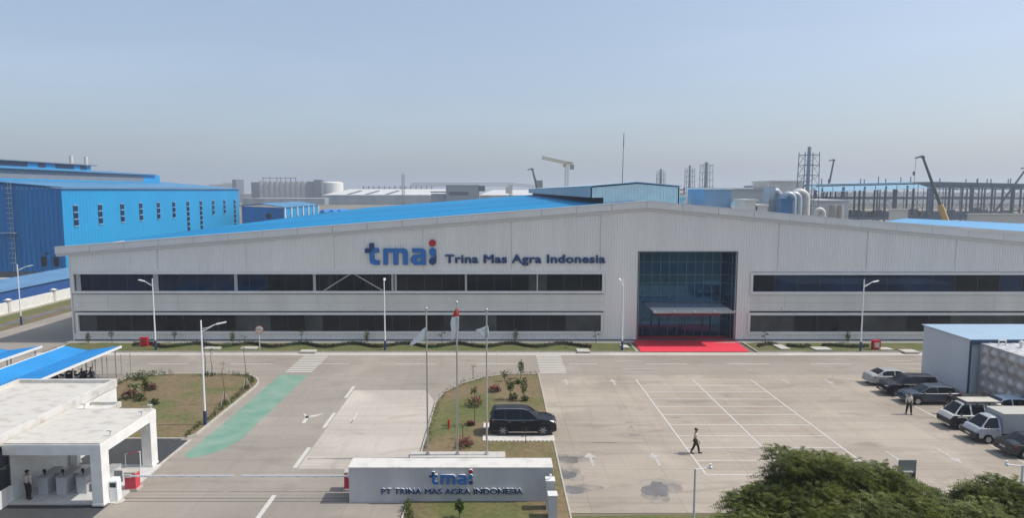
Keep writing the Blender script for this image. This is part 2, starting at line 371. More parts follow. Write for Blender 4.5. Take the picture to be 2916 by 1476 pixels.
# puddles of rain water: real outlines, level, glossy
wet = mat('puddle_water', (.165, .15, .13), .12, spec=.5, var=.2, scale=1)
damp = mat('damp_concrete', (.27, .235, .198), .6, var=.25, scale=1.1)
def blob(cx, cy, rx, ry, seed, k=.28, n=64):
    rd = random.Random(seed); ph = [rd.uniform(0, 6.28) for _ in range(4)]
    return [(cx + rx * math.cos(t) * (1 + k * (math.sin(2 * t + ph[0]) * .6 + math.sin(3 * t + ph[1]) * .5 + math.sin(5 * t + ph[2]) * .3 + math.sin(11 * t + ph[3]) * .18 + math.sin(17 * t + ph[1]) * .12)),
             cy + ry * math.sin(t) * (1 + k * (math.sin(2 * t + ph[0]) * .6 + math.sin(3 * t + ph[1]) * .5 + math.sin(7 * t + ph[3]) * .25 + math.sin(13 * t + ph[2]) * .18))) for t in [2 * math.pi * i / n for i in range(n)]]
puds = [('shallow puddle beside the kerb, nearest the parked dark suv', 1617, 1309, .85, .75), ('round puddle at the kerb, middle one of the three kerb puddles', 1612, 1352, .6, 1.0),
        ('puddle at the kerb beside the grey pillars, lowest of the three', 1634, 1396, 1.0, .6), ('largest puddle, alone in the open yard left of the camera pole', 1868, 1396, .95, 1.25)]
for i, (lab, px, py, rx, ry) in enumerate(puds):
    gx, gy = G(px, py)
    sheet('damp_patch', blob(gx + .2, gy + .05, rx * 1.25, ry * 1.2, i * 9 + 4, .36), .006, damp)
    tag(sheet('puddle', blob(gx, gy, rx * .82, ry * .78, i + 40, .3), .010, wet), lab, 'puddle', 'rain puddles on the yard', 'thing')
for (px, py, rx, ry, sd) in ((1793, 1203, .22, .35, 3), (1798, 1222, .2, .7, 13), (1812, 1240, .45, .35, 4), (1770, 1262, 1.6, .05, 8), (1700, 1262, 1.2, .05, 9), (1830, 1212, .9, .07, 19), (1920, 1190, .6, .1, 23), (1952, 1203, .35, .16, 27)):
    gx, gy = G(px, py); sheet('stain', blob(gx, gy, rx, ry, sd, .4), .005, damp)

# ================================================================ MAIN HALL
FY = 78.2; XL = -49.3; XR = 66.0; RX = X(1840, FY, 16); ZL = Z(705, FY); ZP = Z(576, FY); SLR = .0915
def roofz(x): return ZL + (ZP - ZL) * (x - XL) / (RX - XL) if x < RX else ZP - SLR * (x - RX)
hall = thing('factory_hall', 'long grey corrugated factory hall with blue roof, two window strips and a tall glass entrance', 'building', (0, FY, 0))
def hb(): return MB(hall.location)
zf = lambda y: Z(y, FY)
WL0, WL1 = X(206, FY, 6), X(1722, FY, 6)
WR0 = X(2136, FY, 6); WR1 = XR - 3
EN0, EN1 = X(1818, FY, 6), X(2095, FY, 6); EZ = zf(719)
ZU1, ZU0 = zf(775), zf(836); ZM1, ZM0 = zf(889), zf(950)
holes = [(WL0, WL1, ZM0, ZU1), (WR0, WR1, ZM0, ZU1), (EN0, EN1, 0, EZ)]
PLZ = zf(967)
# ribbed wall: real trapezoid ribs
b = hb(); x = XL; pitch = .31
def segs(xm, z1):
    s = [(PLZ, z1)]
    for h0, h1, a, c in holes:
        if h0 < xm < h1:
            n = []
            for p, q in s:
                if c <= p or a >= q: n.append((p, q)); continue
                if a > p: n.append((p, a))
                if c < q: n.append((c, q))
            s = n
    return s
xs = sorted([XL + i * pitch for i in range(int((XR - XL) / pitch) + 1)])
def strip(xa, ya, xb, yb):
    xm = (xa + xb) / 2
    for p, q in segs(xm, min(roofz(xa), roofz(xb)) - .05):
        b.face([(xa, ya, p), (xb, yb, p), (xb, yb, q), (xa, ya, q)])
for x in xs:
    strip(x, FY, x + .17, FY); strip(x + .17, FY, x + .195, FY - .06); strip(x + .195, FY - .06, x + .285, FY - .06); strip(x + .285, FY - .06, x + .31, FY)
b.build('front_wall', cladding, hall)
b = hb()
for h0, h1 in ((WL0, WL1), (WR0, WR1)):
    b.box(h0, h1, FY - .01, FY + .2, ZM1 + .1, ZU0 - .1)
b.build('spandrel_panel', cladflat, hall)
b = hb(); b.box(XL + .02, XR, FY - .005, FY + .3, .1, PLZ); b.mi = 0
b.build('plinth', plinthm, hall)
for k in range(1, 11):
    xj = XL + k * 10.2
    if EN0 - .5 < xj < EN1 + .5: continue
    b = hb(); b.box(xj, xj + .04, FY - .085, FY - .06, ZU1 + .3, roofz(xj) - .95); b.build('panel_joint', mat('joint_grey', (.55, .535, .50), .6), hall)
for h0, h1 in ((WL0, WL1), (WR0, WR1)):
    k = h0 + 4.05
    while k < h1 - 1: b = hb(); b.box(k, k + .03, FY - .03, FY - .012, ZM1 + .3, ZU0 - .3); b.build('panel_joint', mat('joint_soft', (.56, .55, .52), .6), hall); k += 8.1
    b = hb(); zc_ = (ZM1 + ZU0) / 2; b.box(h0 + .3, h1 - .3, FY - .03, FY - .012, zc_, zc_ + .03); b.build('panel_joint', mat('joint_soft', (.56, .55, .52), .6), hall)
# gable trim and parapet cap
b = hb(); n = 29
cuts = [XL - 1.3 + (RX - XL + 1.3) * i / 17 for i in range(18)] + [RX + (XR - RX) * i / 12 for i in range(1, 13)]
for a, c in zip(cuts[:-1], cuts[1:]):
    za, zc = roofz(a), roofz(c)
    b.prof([(a + .02, za - .62), (c - .02, zc - .62), (c - .02, zc + .12), (a + .02, za + .12)], FY - .42, FY - .12)
b.build('gable_trim', trim, hall)
b = hb()
for a, c in ((XL - 1.32, RX), (RX, XR)):
    za, zc = roofz(a), roofz(c)
    b.prof([(a, za - .95), (c, zc - .95), (c, zc - .63), (a, za - .63)], FY - .2, FY - .02)
    b.prof([(a, za + .1), (c, zc + .1), (c, zc + .2), (a, za + .2)], FY - .46, FY + .1)
b.build('gable_capping', mat('light_capping', (.66, .66, .65), .4), hall)
b = hb(); b.box(XL - 1.3, XL + .0, FY - .11, 260, ZL - .85, ZL - .45); b.box(XL - .02, XL + .14, FY - .06, FY + .1, .1, ZL - .95); b.build('eave_gutter', trim, hall)
# roof sheets with standing seams
YB = 260.0
b = hb()
x = XL - 1.2
def rs(x0, x1, y0, y1, dz=0):
    b.face([(x0, y0, roofz(x0) + dz), (x1, y0, roofz(x1) + dz), (x1, y1, roofz(x1) + dz), (x0, y1, roofz(x0) + dz)])
rs(XL - 1.2, RX, FY, YB); rs(RX, 40, FY, YB); rs(40, XR, FY, 99)
y = FY + 1
while y < YB:
    b.hull([(XL - 1.2, y, roofz(XL - 1.2)), (RX, y, roofz(RX)), (RX, y + .06, roofz(RX)), (XL - 1.2, y + .06, roofz(XL - 1.2)), (XL - 1.2, y + .03, roofz(XL - 1.2) + .07), (RX, y + .03, roofz(RX) + .07)],
           [(0, 1, 5, 4), (2, 3, 4, 5)]); y += 1.9
b.build('roof', blue_roof, hall)
b = hb()
b.prism([(XL, FY + .3), (XL, YB - .3), (XL + .3, YB - .3), (XL + .3, FY + .3)], 0, ZL - .1)
b.face([(XL, YB - .2, 0), (40, YB - .2, 0), (40, YB - .2, roofz(40)), (RX, YB - .2, roofz(RX)), (XL, YB - .2, roofz(XL))])
b.face([(40, 99, 0), (40, YB, 0), (40, YB, roofz(40) - .1), (40, 99, roofz(40) - .1)]); b.face([(40, 98.9, 0), (XR, 98.9, 0), (XR, 98.9, roofz(XR) - .1), (40, 98.9, roofz(40) - .1)])
b.face([(XR, FY, 0), (XR, 99, 0), (XR, 99, roofz(XR)), (XR, FY, roofz(XR))])
b.build('side_wall', cladflat, hall)
# window strips
def winstrip(x0, x1, z0, z1, cols, pw, style, braces=()):
    fr = hb(); y0, y1 = FY - .22, FY + .12; t = .28
    fr.box(x0 - t, x1 + t, y0, y1, z1, z1 + t); fr.box(x0 - t, x1 + t, y0, y1, z0 - t, z0); fr.box(x0 - t, x0, y0, y1, z0, z1); fr.box(x1, x1 + t, y0, y1, z0, z1)
    f = fr.build('window_frame', trim, hall)
    g = hb(); gy = FY + .05; k = x0; rd = random.Random(int(x0 * 7 + z0)); i = 0; st = 0
    while k < x1 - .05:
        e = min(k + pw, x1)
        if rd.random() < .5: st = rd.randint(0, 1)
        g.mi = style(k, st, rd); g.face([(k, gy, z0), (e, gy, z0), (e, gy, z1), (k, gy, z1)]); k = e
    g.build('glass', [glass_a, glass_b, glass_c], f)
    k = x0 + pw
    while k < x1 - .1: ms = hb(); ms.box(k - .02, k + .02, gy - .03, gy - .002, z0, z1); ms.build('glazing_bar', mat('dark_aluminium', (.05, .055, .06), .4), f); k += pw
    for c0, c1 in cols:
        c = hb(); c.box(c0, c1, gy - .06, gy - .004, z0, z1); c.build('column', mat('column_grey', (.40, .40, .40), .5), f)
    for (ax, az, bx, bz) in braces:
        c = hb(); c.tube((ax, gy - .05, az), (bx, gy - .05, bz), .07, n=6); c.build('brace', mat('column_grey', (.40, .40, .40), .5), f)
xw = lambda px: X(px, FY, 6)
up = lambda x, st, rd: 2 if x < -28 or (x > 30 and st == 0) else (0 if st == 0 else (0 if rd.random() < .7 else 1))
lo = lambda x, st, rd: st
zu = (zf(829), zf(781)); zl = (zf(944), zf(897))
winstrip(xw(214), xw(1714), zu[0], zu[1], [(xw(a), xw(c)) for a, c in ((218, 231), (438, 452), (668, 677), (892, 900), (1115, 1121), (1124, 1130), (1324, 1330), (1528, 1532))], 2.02, up,
         [(xw(921), zu[0], xw(998), zu[1]), (xw(1010), zu[1], xw(1091), zu[0])])
winstrip(xw(220), xw(1712), zl[0], zl[1], [], 2.02, lo)
winstrip(xw(2142), WR1 - .3, zf(831), zf(783), [], 2.6, up)
winstrip(xw(2138), WR1 - .3, zf(945), zf(898), [], 2.6, lo)
# entrance recess
GY = FY + 2.4
b = hb(); b.box(EN0 - .12, EN0, FY - .06, GY, .1, EZ); b.box(EN1, EN1 + .12, FY - .06, FY + .05, .1, EZ); b.box(EN0 - .12, EN1 + .12, FY - .06, GY, EZ, EZ + .12)
b.build('entrance_surround', mat('dark_surround', (.13, .14, .15), .4), hall)
vx = [EN0 + (EN1 - EN0) * i / 11 for i in range(12)]
hz = [.1, zf(911) - .35, zf(868), zf(826) + .5, zf(790), zf(753), EZ]
rd = random.Random(5)
cwall = hb()
for i in range(11):
    for j in range(6):
        t = rd.uniform(-.006, .006); cwall.face([(vx[i], GY, hz[j]), (vx[i + 1], GY + t, hz[j]), (vx[i + 1], GY + t, hz[j + 1]), (vx[i], GY, hz[j + 1])])
for j in range(6): cwall.face([(EN1 - .02, FY, hz[j]), (EN1 - .02, GY, hz[j]), (EN1 - .02, GY, hz[j + 1]), (EN1 - .02, FY, hz[j + 1])])
cw_o = cwall.build('curtain_wall', glass_e, hall)
b = hb()
for v in vx: b.box(v - .03, v + .03, GY - .09, GY - .012, .1, EZ)
for z_ in hz[1:-1]: b.box(EN0, EN1, GY - .08, GY - .013, z_ - .03, z_ + .03)
for y_ in (FY + .1, FY + 1.2): b.box(EN1 - .1, EN1 - .03, y_, y_ + .07, .1, EZ)
for z_ in hz[1:-1]: b.box(EN1 - .09, EN1 - .032, FY, GY, z_ - .03, z_ + .03)
b.build('mullion', mat('mullion_blue_grey', (.14, .19, .23), .4), cw_o)
for k in (2, 8):
    b = hb(); b.box(vx[k] + .02, vx[k] + .14, GY - .14, GY - .03, .1, 2.7); b.box(vx[k + 1] - .09, vx[k + 1] + .03, GY - .14, GY - .03, .1, 2.7); b.box(vx[k] + .14, vx[k + 1] - .09, GY - .13, GY - .04, 2.6, 2.7)
    b.build('door_frame', mat('dark_navy_frame', (.01, .02, .045), .4), hall)
# canopy
cy0 = 75.4; cx0, cx1 = X(1862, cy0, 4), X(2090, cy0, 4)
zc0, zc1 = Z(888, cy0), Z(861, GY)
b = hb()
b.prism([(cx0, cy0), (cx1, cy0), (cx1 - .1, GY - .1), (cx0 - .3, GY - .1)], 0, 0) if False else None
vs = [(cx0, cy0, zc0 - .1), (cx1, cy0, zc0 - .1), (cx1, GY - .1, zc1 - .1), (cx0 - .2, GY - .1, zc1 - .1), (cx0, cy0, zc0), (cx1, cy0, zc0), (cx1, GY - .1, zc1), (cx0 - .2, GY - .1, zc1)]
b.hull(vs, [(3, 2, 1, 0), (4, 5, 6, 7), (0, 1, 5, 4), (1, 2, 6, 5), (2, 3, 7, 6), (3, 0, 4, 7)])
can = b.build('canopy', mat('canopy_glass_grey', (.17, .19, .215), .12, spec=.8), hall)
b = hb(); b.box(cx0 - .05, cx1 + .05, cy0 - .09, cy0 - .003, zc0 - .2, zc0 + .06)
for i in range(5):
    xx = cx0 + (cx1 - cx0) * i / 4; b.ball((xx, cy0 - .1, zc0 - .02), .13, 8, 5)
b.build('canopy_edge', steel, can)
b = hb(); b.box(cx0 + .6, cx1 - 1.2, cy0 + .6, cy0 + .75, zc0 - .6, zc0 - .2); b.build('banner', mat('dark_red_banner', (.16, .015, .02), .7), can)
b = hb()
for i in range(5):
    xx = cx0 + .2 + (cx1 - cx0 - .4) * i / 4; b.tube((xx, cy0 + .1, zc0 - .16), (xx, GY - .1, zc1 - .3), .06, n=6)
b.build('canopy_beam', steel, can)
# ridge monitor
mx0, mx1 = X(1682, 85, 17), X(1934, 85, 17); mxc = (mx0 + mx1) / 2 + .3; my = 85.0; mzE = Z(531, my); mzP = Z(520, my); mzB = Z(563, my)
b = hb()
x = mx0
while x < mx1 - .01:
    e = min(x + .4, mx1); z0 = mzB if x < mx0 + 1.5 else 14.6
    for (xa, ya, xb, yb) in ((x, my, x + .25, my), (x + .25, my - .05, min(x + .4, e), my - .05)):
        top = lambda q: mzE + (mzP - mzE) * (1 - abs(q - mxc) / (mxc - mx0)) - .15
        b.face([(xa, ya, z0), (xb, yb, z0), (xb, yb, top(xb)), (xa, ya, top(xa))])
    x += .4
mon = b.build('ridge_monitor', mat('monitor_cladding', (.88, .79, .70), .5, var=.05), hall)
b = hb(); b.prof([(mx0, mzB), (mx0 + .15, mzB), (mx0 + .15, mzE), (mx0, mzE)], my, YB - 8); b.prof([(mx1 - .15, mzB - 1), (mx1, mzB - 1), (mx1, mzE), (mx1 - .15, mzE)], my, YB - 8)
b.build('monitor_side', mat('monitor_side_blue_grey', (.36, .37, .39), .6, var=.1, scale=.1), mon)
b = hb(); b.prof([(mx0 - .15, mzE), (mxc, mzP), (mx1 + .15, mzE), (mx1 + .15, mzE + .1), (mxc, mzP + .1), (mx0 - .15, mzE + .1)], my - .15, YB - 8)
b.build('monitor_roof', mat('monitor_roof_pale', (.42, .52, .58), .4), mon)
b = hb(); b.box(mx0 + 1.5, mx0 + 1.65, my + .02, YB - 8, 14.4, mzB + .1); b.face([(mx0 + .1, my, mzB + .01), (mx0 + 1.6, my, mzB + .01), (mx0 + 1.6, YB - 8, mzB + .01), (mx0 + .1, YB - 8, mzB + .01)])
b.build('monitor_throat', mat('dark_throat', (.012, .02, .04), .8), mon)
b = hb(); b.path([(XL - 1.0 + 5.9 * 1, FY + .4, roofz(XL + 4.9) + .1), (XL + 6.2, FY + .6, roofz(XL + 6.2) + .16)], .1); b.build('roof_vent', trim, hall)
# small fittings
for i, (px, py) in enumerate(((224, 867), (1029, 876), (2229, 877))):
    o = hb(); xx = X(px, FY, 5); zz = Z(py, FY); o.box(xx - .05, xx + .05, FY - .25, FY - .02, zz - .04, zz + .04); o.ball((xx, FY - .3, zz - .06), .12, 8, 5)
    tag(o.build('wall_camera', white_metal, None), ['white dome camera on the grey wall at the hall left corner', 'white dome camera on the grey wall above the left flags', 'white dome camera on the grey wall right of the entrance'][i], 'camera', 'wall cameras on the hall front')
# red carpet lies over the pavement
b = MB(); c = [(X(1824, 73.2), 72.9), (X(2130, 73.2), 72.9), (EN1 + .1, FY), (EN1 - .15, GY - .1), (EN0 + .05, GY - .1), (X(1803, FY), FY)]
b.prism(c, .0, .175, zt=lambda x_, y_: .035 + .105 * min(1, max(0, (y_ - 72.9) / 4.2)))
tag(b.build('red_carpet', carpet), 'bright red carpet laid from the glass entrance to the road', 'carpet')

# ================================================================ SIGN LETTERING
def edge_highlights(ob):  # letter sides and tops painted white to stand in for sunlit highlights
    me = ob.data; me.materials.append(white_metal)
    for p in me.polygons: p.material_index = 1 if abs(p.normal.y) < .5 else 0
def flat_curve(name, splines, o, s, Y, depth, m, parent):
    """splines in logo units -> extruded solid letter standing in the XZ plane"""
    cu = bpy.data.curves.new(name, 'CURVE'); cu.dimensions = '2D'; cu.fill_mode = 'BOTH'; cu.extrude = depth / 2
    for sp in splines:
        q = cu.splines.new('POLY'); q.points.add(len(sp) - 1); q.use_cyclic_u = True
        for k, (x, y) in enumerate(sp): q.points[k].co = (x * s, y * s, 0, 1)
    t = bpy.data.objects.new(name + '_tmp', cu); COL.objects.link(t)
    dg = bpy.context.evaluated_depsgraph_get(); me = bpy.data.meshes.new_from_object(t.evaluated_get(dg)); bpy.data.objects.remove(t)
    me.transform(Matrix.Translation(Vector((o[0], Y, o[1])) - parent.location) @ Matrix.Rotation(R(90), 4, 'X'))
    me.materials.clear(); me.materials.append(m); ob = bpy.data.objects.new(name, me); COL.objects.link(ob); ob.parent = parent; return ob
def text(name, body, x0, x1, zb, capz, Y, depth, m, parent, off=.02, sp=1.0):
    cu = bpy.data.curves.new(name, 'FONT'); cu.body = body; cu.extrude = .02; cu.offset = 0; cu.space_character = sp; cu.resolution_u = 4
    t = bpy.data.objects.new(name + '_tmp', cu); COL.objects.link(t)
    dg = bpy.context.evaluated_depsgraph_get(); me = bpy.data.meshes.new_from_object(t.evaluated_get(dg)); bpy.data.objects.remove(t)
    bm = bmesh.new()
    for k, (dx, dz) in enumerate(((0, 0), (off, 0), (-off, 0), (0, off * .8), (0, -off * .8), (off * .7, off * .6), (-off * .7, off * .6), (off * .7, -off * .6), (-off * .7, -off * .6))):
        m2 = me.copy(); m2.transform(Matrix.Translation((dx, dz, -.0012 * k))); bm.from_mesh(m2)
    bm.to_mesh(me); bm.free()
    xs = [v.co.x for v in me.vertices]; w_ = max(xs) - min(xs)
    ci = bpy.data.curves.new('i', 'FONT'); ci.body = 'I'; ci.resolution_u = 2; ti = bpy.data.objects.new('i', ci); COL.objects.link(ti)
    mi_ = bpy.data.meshes.new_from_object(ti.evaluated_get(bpy.context.evaluated_depsgraph_get())); bpy.data.objects.remove(ti); cu2 = max(v.co.y for v in mi_.vertices) + off
    sx = (x1 - x0) / w_; sz = capz / cu2
    me.transform(Matrix.Translation(Vector((x0 - min(xs) * sx, Y, zb)) - parent.location) @ Matrix.Rotation(R(90), 4, 'X') @ Matrix.Diagonal((sx, sz, depth / .04, 1)))
    me.materials.clear(); me.materials.append(m); ob = bpy.data.objects.new(name, me); COL.objects.link(ob); ob.parent = parent; return ob
def circ(cx, cy, r, a0=0, a1=360, n=24, ry=None): return [(cx + r * math.cos(R(a0 + (a1 - a0) * i / n)), cy + (ry or r) * math.sin(R(a0 + (a1 - a0) * i / n))) for i in range(n + (0 if abs(a1 - a0) == 360 else 1))]
def logo(o, s, Y, d, parent):
    flat_curve('dark_letter_stroke', [[(12, 62), (26, 62), (26, 49), (14, 34), (0, 34), (0, 47), (12, 47)]], o, s, Y - .02, d, navy, parent)
    flat_curve('letter_t', [[(26.3, 48), (39, 48), (39, 35), (26.5, 35), (26.5, 17), (29, 13.5), (41, 13.5), (41, 0), (26, 0), (18, 2.5), (13.5, 8), (12, 16), (12, 30)]], o, s, Y, d, logoblue, parent)
    flat_curve('letter_m', [[(51, 0), (51, 47), (108, 47)] + circ(108, 34, 13, 80, 0, 8) + [(121, 0), (107, 0), (107, 30), (105.5, 33.5), (102, 35), (93, 35), (93, 0), (79, 0), (79, 35), (65, 35), (65, 0)]], o, s, Y, d, logoblue, parent)
    flat_curve('letter_a', [[(133, 47), (158, 47)] + circ(159, 34, 13, 80, 0, 8) + [(172, 0), (143, 0)] + circ(143, 14.5, 14.5, 265, 95, 12) + [(158, 29), (158, 32), (156, 35), (133, 35)], circ(151.5, 14.5, 7, n=16, ry=4.6)], o, s, Y, d, logoblue, parent)
    flat_curve('letter_i_upper', [circ(191, 38, 10, 0, 180, 12) + [(183, 30), (187, 23.5), (192, 19.5), (197, 25), (201, 33)]], o, s, Y, d, logoblue, parent)
    flat_curve('letter_i_lower', [[(201, 31.5), (199, 26), (193, 18.5), (186, 21), (181.5, 15)] + circ(191, 10, 10, 180, 360, 12)], o, s, Y - .02, d, navy, parent)
    flat_curve('red_dot', [circ(190.5, 62, 9.8)], o, s, Y, d, logored, parent)
sg = thing('building_sign', 'large blue and navy company logo and name letters mounted on the grey hall front', 'sign', (X(1042, FY, 8), FY - .15, Z(754, FY)))
logo((X(1042, FY, 8), Z(754, FY)), (X(1243, FY, 8) - X(1042, FY, 8)) / 201, FY - .22, .14, sg)
text('name_lettering', 'Trina Mas Agra Indonesia', X(1268, FY, 8), X(1723, FY, 8), Z(748.5, FY), Z(725.5, FY) - Z(749, FY), FY - .16, .1, navy, sg, .036, 1.06)

# ================================================================ ENTRANCE SIGN WALL
sy = 36.8; sx0, sx1 = X(995, sy, 0), X(1573, sy, 1); stz = Z(1332, sy)
swl = thing('sign_wall', 'long low rendered monument wall with logo and company name, beside the barrier', 'sign wall', ((sx0 + sx1) / 2, sy, 0))
b = MB(swl.location); b.box(sx0, sx1, sy, 38.1, 0, stz - .06)
b.build('wall', mat('sign_wall_shade_grey', (.50, .50, .51), .75, col2=(.43, .435, .45), scale=1.1, ramp=(.42, .62), stretch=(1, 1, .35)), swl)  # shade of the front face is put into this grey
b = MB(swl.location); b.box(sx0 - .03, sx1 + .03, sy - .03, 38.13, stz - .06, stz); b.build('coping', mat('coping_lit_white', (.62, .60, .555), .75, col2=(.50, .475, .43), scale=1.3, ramp=(.5, .72)), swl)  # top painted whiter than the wall, as if sunlit
d_ = sy * CP + (H - 1.5) * SP
logo((X(1223, sy, 1.4), Z(1378, sy)), (X(1347, sy, 1.4) - X(1223, sy, 1.4)) / 201, sy - .11, .12, swl)
text('name_lettering', 'PT TRINA MAS AGRA INDONESIA', X(1086, sy, 1), X(1489, sy, 1), Z(1406, sy), Z(1389.5, sy) - Z(1406, sy), sy - .09, .11, navy, swl, .034, 1.04)
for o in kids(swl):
    if 'letter' in o.name or 'dot' in o.name: edge_highlights(o)
for i, (px0, px1, py0, py1) in enumerate(((1555, 1579, 1370, 1460), (1562, 1586, 1412, 1500))):
    yy = 35.9 - i * 1.0; px_ = X((px0 + px1) / 2, yy, 1.2); zz = Z(py0, yy)
    p = thing('gate_pillar', ['pale grey gate pillar with a small camera on top, behind its twin', 'shorter pale grey gate pillar nearest the camera, at the frame edge'][i], 'pillar', (px_, yy, 0), 0, 'gate pillars beside the sign wall')
    b = MB(p.location); b.box(px_ - .23, px_ + .23, yy - .15, yy + .4, 0, zz); b.build('shaft', mat('pillar_grey', (.52, .53, .54), .7, var=.06), p)
    b = MB(p.location); b.box(px_ - .26, px_ + .26, yy - .18, yy + .43, zz, zz + .05); b.build('cap', trim, p)
    if i == 0:
        b = MB(p.location); b.tube((px_, yy + .1, zz), (px_, yy + .1, zz + .3), .025); b.ball((px_, yy, zz + .3), .08, 8, 5); b.build('camera', white_metal, p)
pl = MB(); pl.box(X(1168, 43.2), X(1439, 43.2), 42.9, 43.9, -.01, .2); tag(pl.build('concrete_plinth', walkc), 'low pale concrete plinth carrying the three flagpoles', 'plinth')

# ================================================================ GATEHOUSE
gh = thing('gatehouse', 'white flat-roofed gatehouse with glazed guard room', 'building', (-30.6, 40, 0))
def gb(): return MB(gh.location)
gz = 4.07
b = gb(); b.box(-34.2, -27.25, 36.9, 47.7, 0, gz - .35)
b.build('wall', white, gh)
b = gb(); b.face([(-34, 30.3, gz - .24), (-27.4, 30.3, gz - .24), (-27.4, 47.5, gz - .24), (-34, 47.5, gz - .24)]); b.box(-34.1, -27.3, 30.2, 47.6, gz - .36, gz - .26); b.build('roof', roofdeck, gh)
b = gb()
for r_ in ((-34.25, -34.0, 30.1, 47.75), (-27.45, -27.2, 30.1, 47.75), (-34.0, -27.45, 47.5, 47.75), (-34.0, -27.45, 30.1, 30.35)): b.box(*r_, gz - .55, gz)
b.build('parapet', offwhite, gh)
b = gb(); b.box(-29.3, -29.2, 33, 38.5, gz - .2, gz - .12); b.build('roof_pipe', white, gh)
b = gb(); b.box(-31.2, -27.3, 33.4, 37.0, 0, 1.0); b.build('dado_wall', white, gh)
b = gb(); b.box(-31.1, -27.36, 33.5, 36.95, 1.0, 3.5); gl = b.build('guard_room_glass', mat('dim_glass', (.03, .035, .04), .08, spec=.6), gh)
b = gb()
for k in range(5):
    x_ = -31.15 + k * .95; b.box(x_ - .04, x_ + .04, 33.42, 33.49, 1.0, 3.5)
for k in range(4):
    y_ = 33.5 + k * 1.13; b.box(-27.35, -27.29, y_ - .04, y_ + .04, 1.0, 3.5)
b.box(-31.2, -27.3, 33.42, 33.49, 2.2, 2.26); b.box(-27.35, -27.29, 33.5, 36.9, 2.2, 2.26)
b.build('window_frame', mat('frame_grey', (.12, .13, .14), .4), gl)
b = gb(); b.box(-30.0, -28.5, 36.86, 36.9, 0, 2.2); 
b.build('notice_board', mat('pale_blue_board', (.12, .30, .5), .4), gh)
b = gb(); b.box(-27.2, -25.2, 42.9, 44.6, 3.05, 3.2); b.box(-27.2, -25.2, 42.9, 43.02, 3.2, 3.4); b.box(-27.2, -25.2, 44.48, 44.6, 3.2, 3.4); b.box(-25.32, -25.2, 43.02, 44.48, 3.2, 3.4); b.build('lower_canopy', offwhite, gh)
# canopy over the turnstiles
cp = thing('gate_canopy', 'flat white concrete canopy on thick square posts beside the gatehouse', 'canopy', (-24.4, 39.3, 0))
def cb(): return MB(cp.location)
b = cb(); b.box(-27.15, -21.75, 36.2, 42.35, 3.02, 3.6); b.build('roof_beam', white, cp)
b = cb(); b.box(-27.1, -21.8, 36.25, 42.3, 3.601, 3.68); b.build('roof_deck', roofdeck, cp)
for (x0, x1, y0, y1) in ((-22.35, -21.75, 36.2, 36.95), (-22.35, -21.75, 41.55, 42.3), (-27.1, -26.7, 41.9, 42.3)):
    b = cb(); b.box(x0, x1, y0, y1, 0.1, 3.02); p = b.build('post', white, cp)
    b = cb(); b.box(x0 - .03, x1 + .03, y0 - .03, y1 + .03, .1, .22); b.build('post_base', trim, p)
for (x_, y_) in ((-21.85, 37.4), (-21.85, 40.8), (-26.2, 42.2), (-21.9, 42.0)):
    b = cb(); b.box(x_ - .03, x_ + .03, y_ - .03, y_ + .03, 3.68, 3.96); b.box(x_ - .18, x_ + .1, y_ - .05, y_ + .05, 3.95, 4.03); b.build('roof_bracket', trim, cp)
b = MB(); b.box(-34.2, -21.4, 36.6, 42, -.01, .1); tag(b.build('entrance_platform', mat('tile_paving_white', (.56, .555, .54), .55, var=.06, scale=2)), kind='structure')
# turnstiles
def mk_turn():
    t = thing('turnstile', 'x', 'turnstile')
    b = MB(); b.box(-.28, .28, -.75, .75, .0, 1.0); b.build('cabinet', mat('pale_grey_cabinet', (.50, .51, .52), .4), t)
    b = MB(); b.box(-.30, .30, -.78, .78, 1.0, 1.05); b.build('cabinet_top', mat('steel_top', (.34, .35, .36), .3), t)
    b = MB(); b.box(.29, .75, -.03, .03, .25, .95); b.build('flap', mat('clear_grey_flap', (.28, .30, .32), .2), t)
    b = MB(); b.tube((0, -.5, 1.05), (0, -.5, 1.28), .03); b.box(-.08, .08, -.56, -.5, 1.22, 1.42); b.build('card_reader', black, t)
    return t
tl = ['leftmost turnstile under the white canopy, next to the guard', 'second turnstile from the guard under the white canopy', 'third turnstile from the guard under the white canopy', 'rightmost turnstile, just behind the near canopy post']
t0 = mk_turn(); sp_ = [(-26.05, 38.4), (-25.0, 38.4), (-23.9, 38.5), (-22.85, 38.8)]
for i, (x_, y_) in enumerate(sp_):
    o = t0 if i == 0 else dup(t0); o.location = (x_, y_, .1); o['label'] = tl[i]; o['group'] = 'turnstiles under the gate canopy'
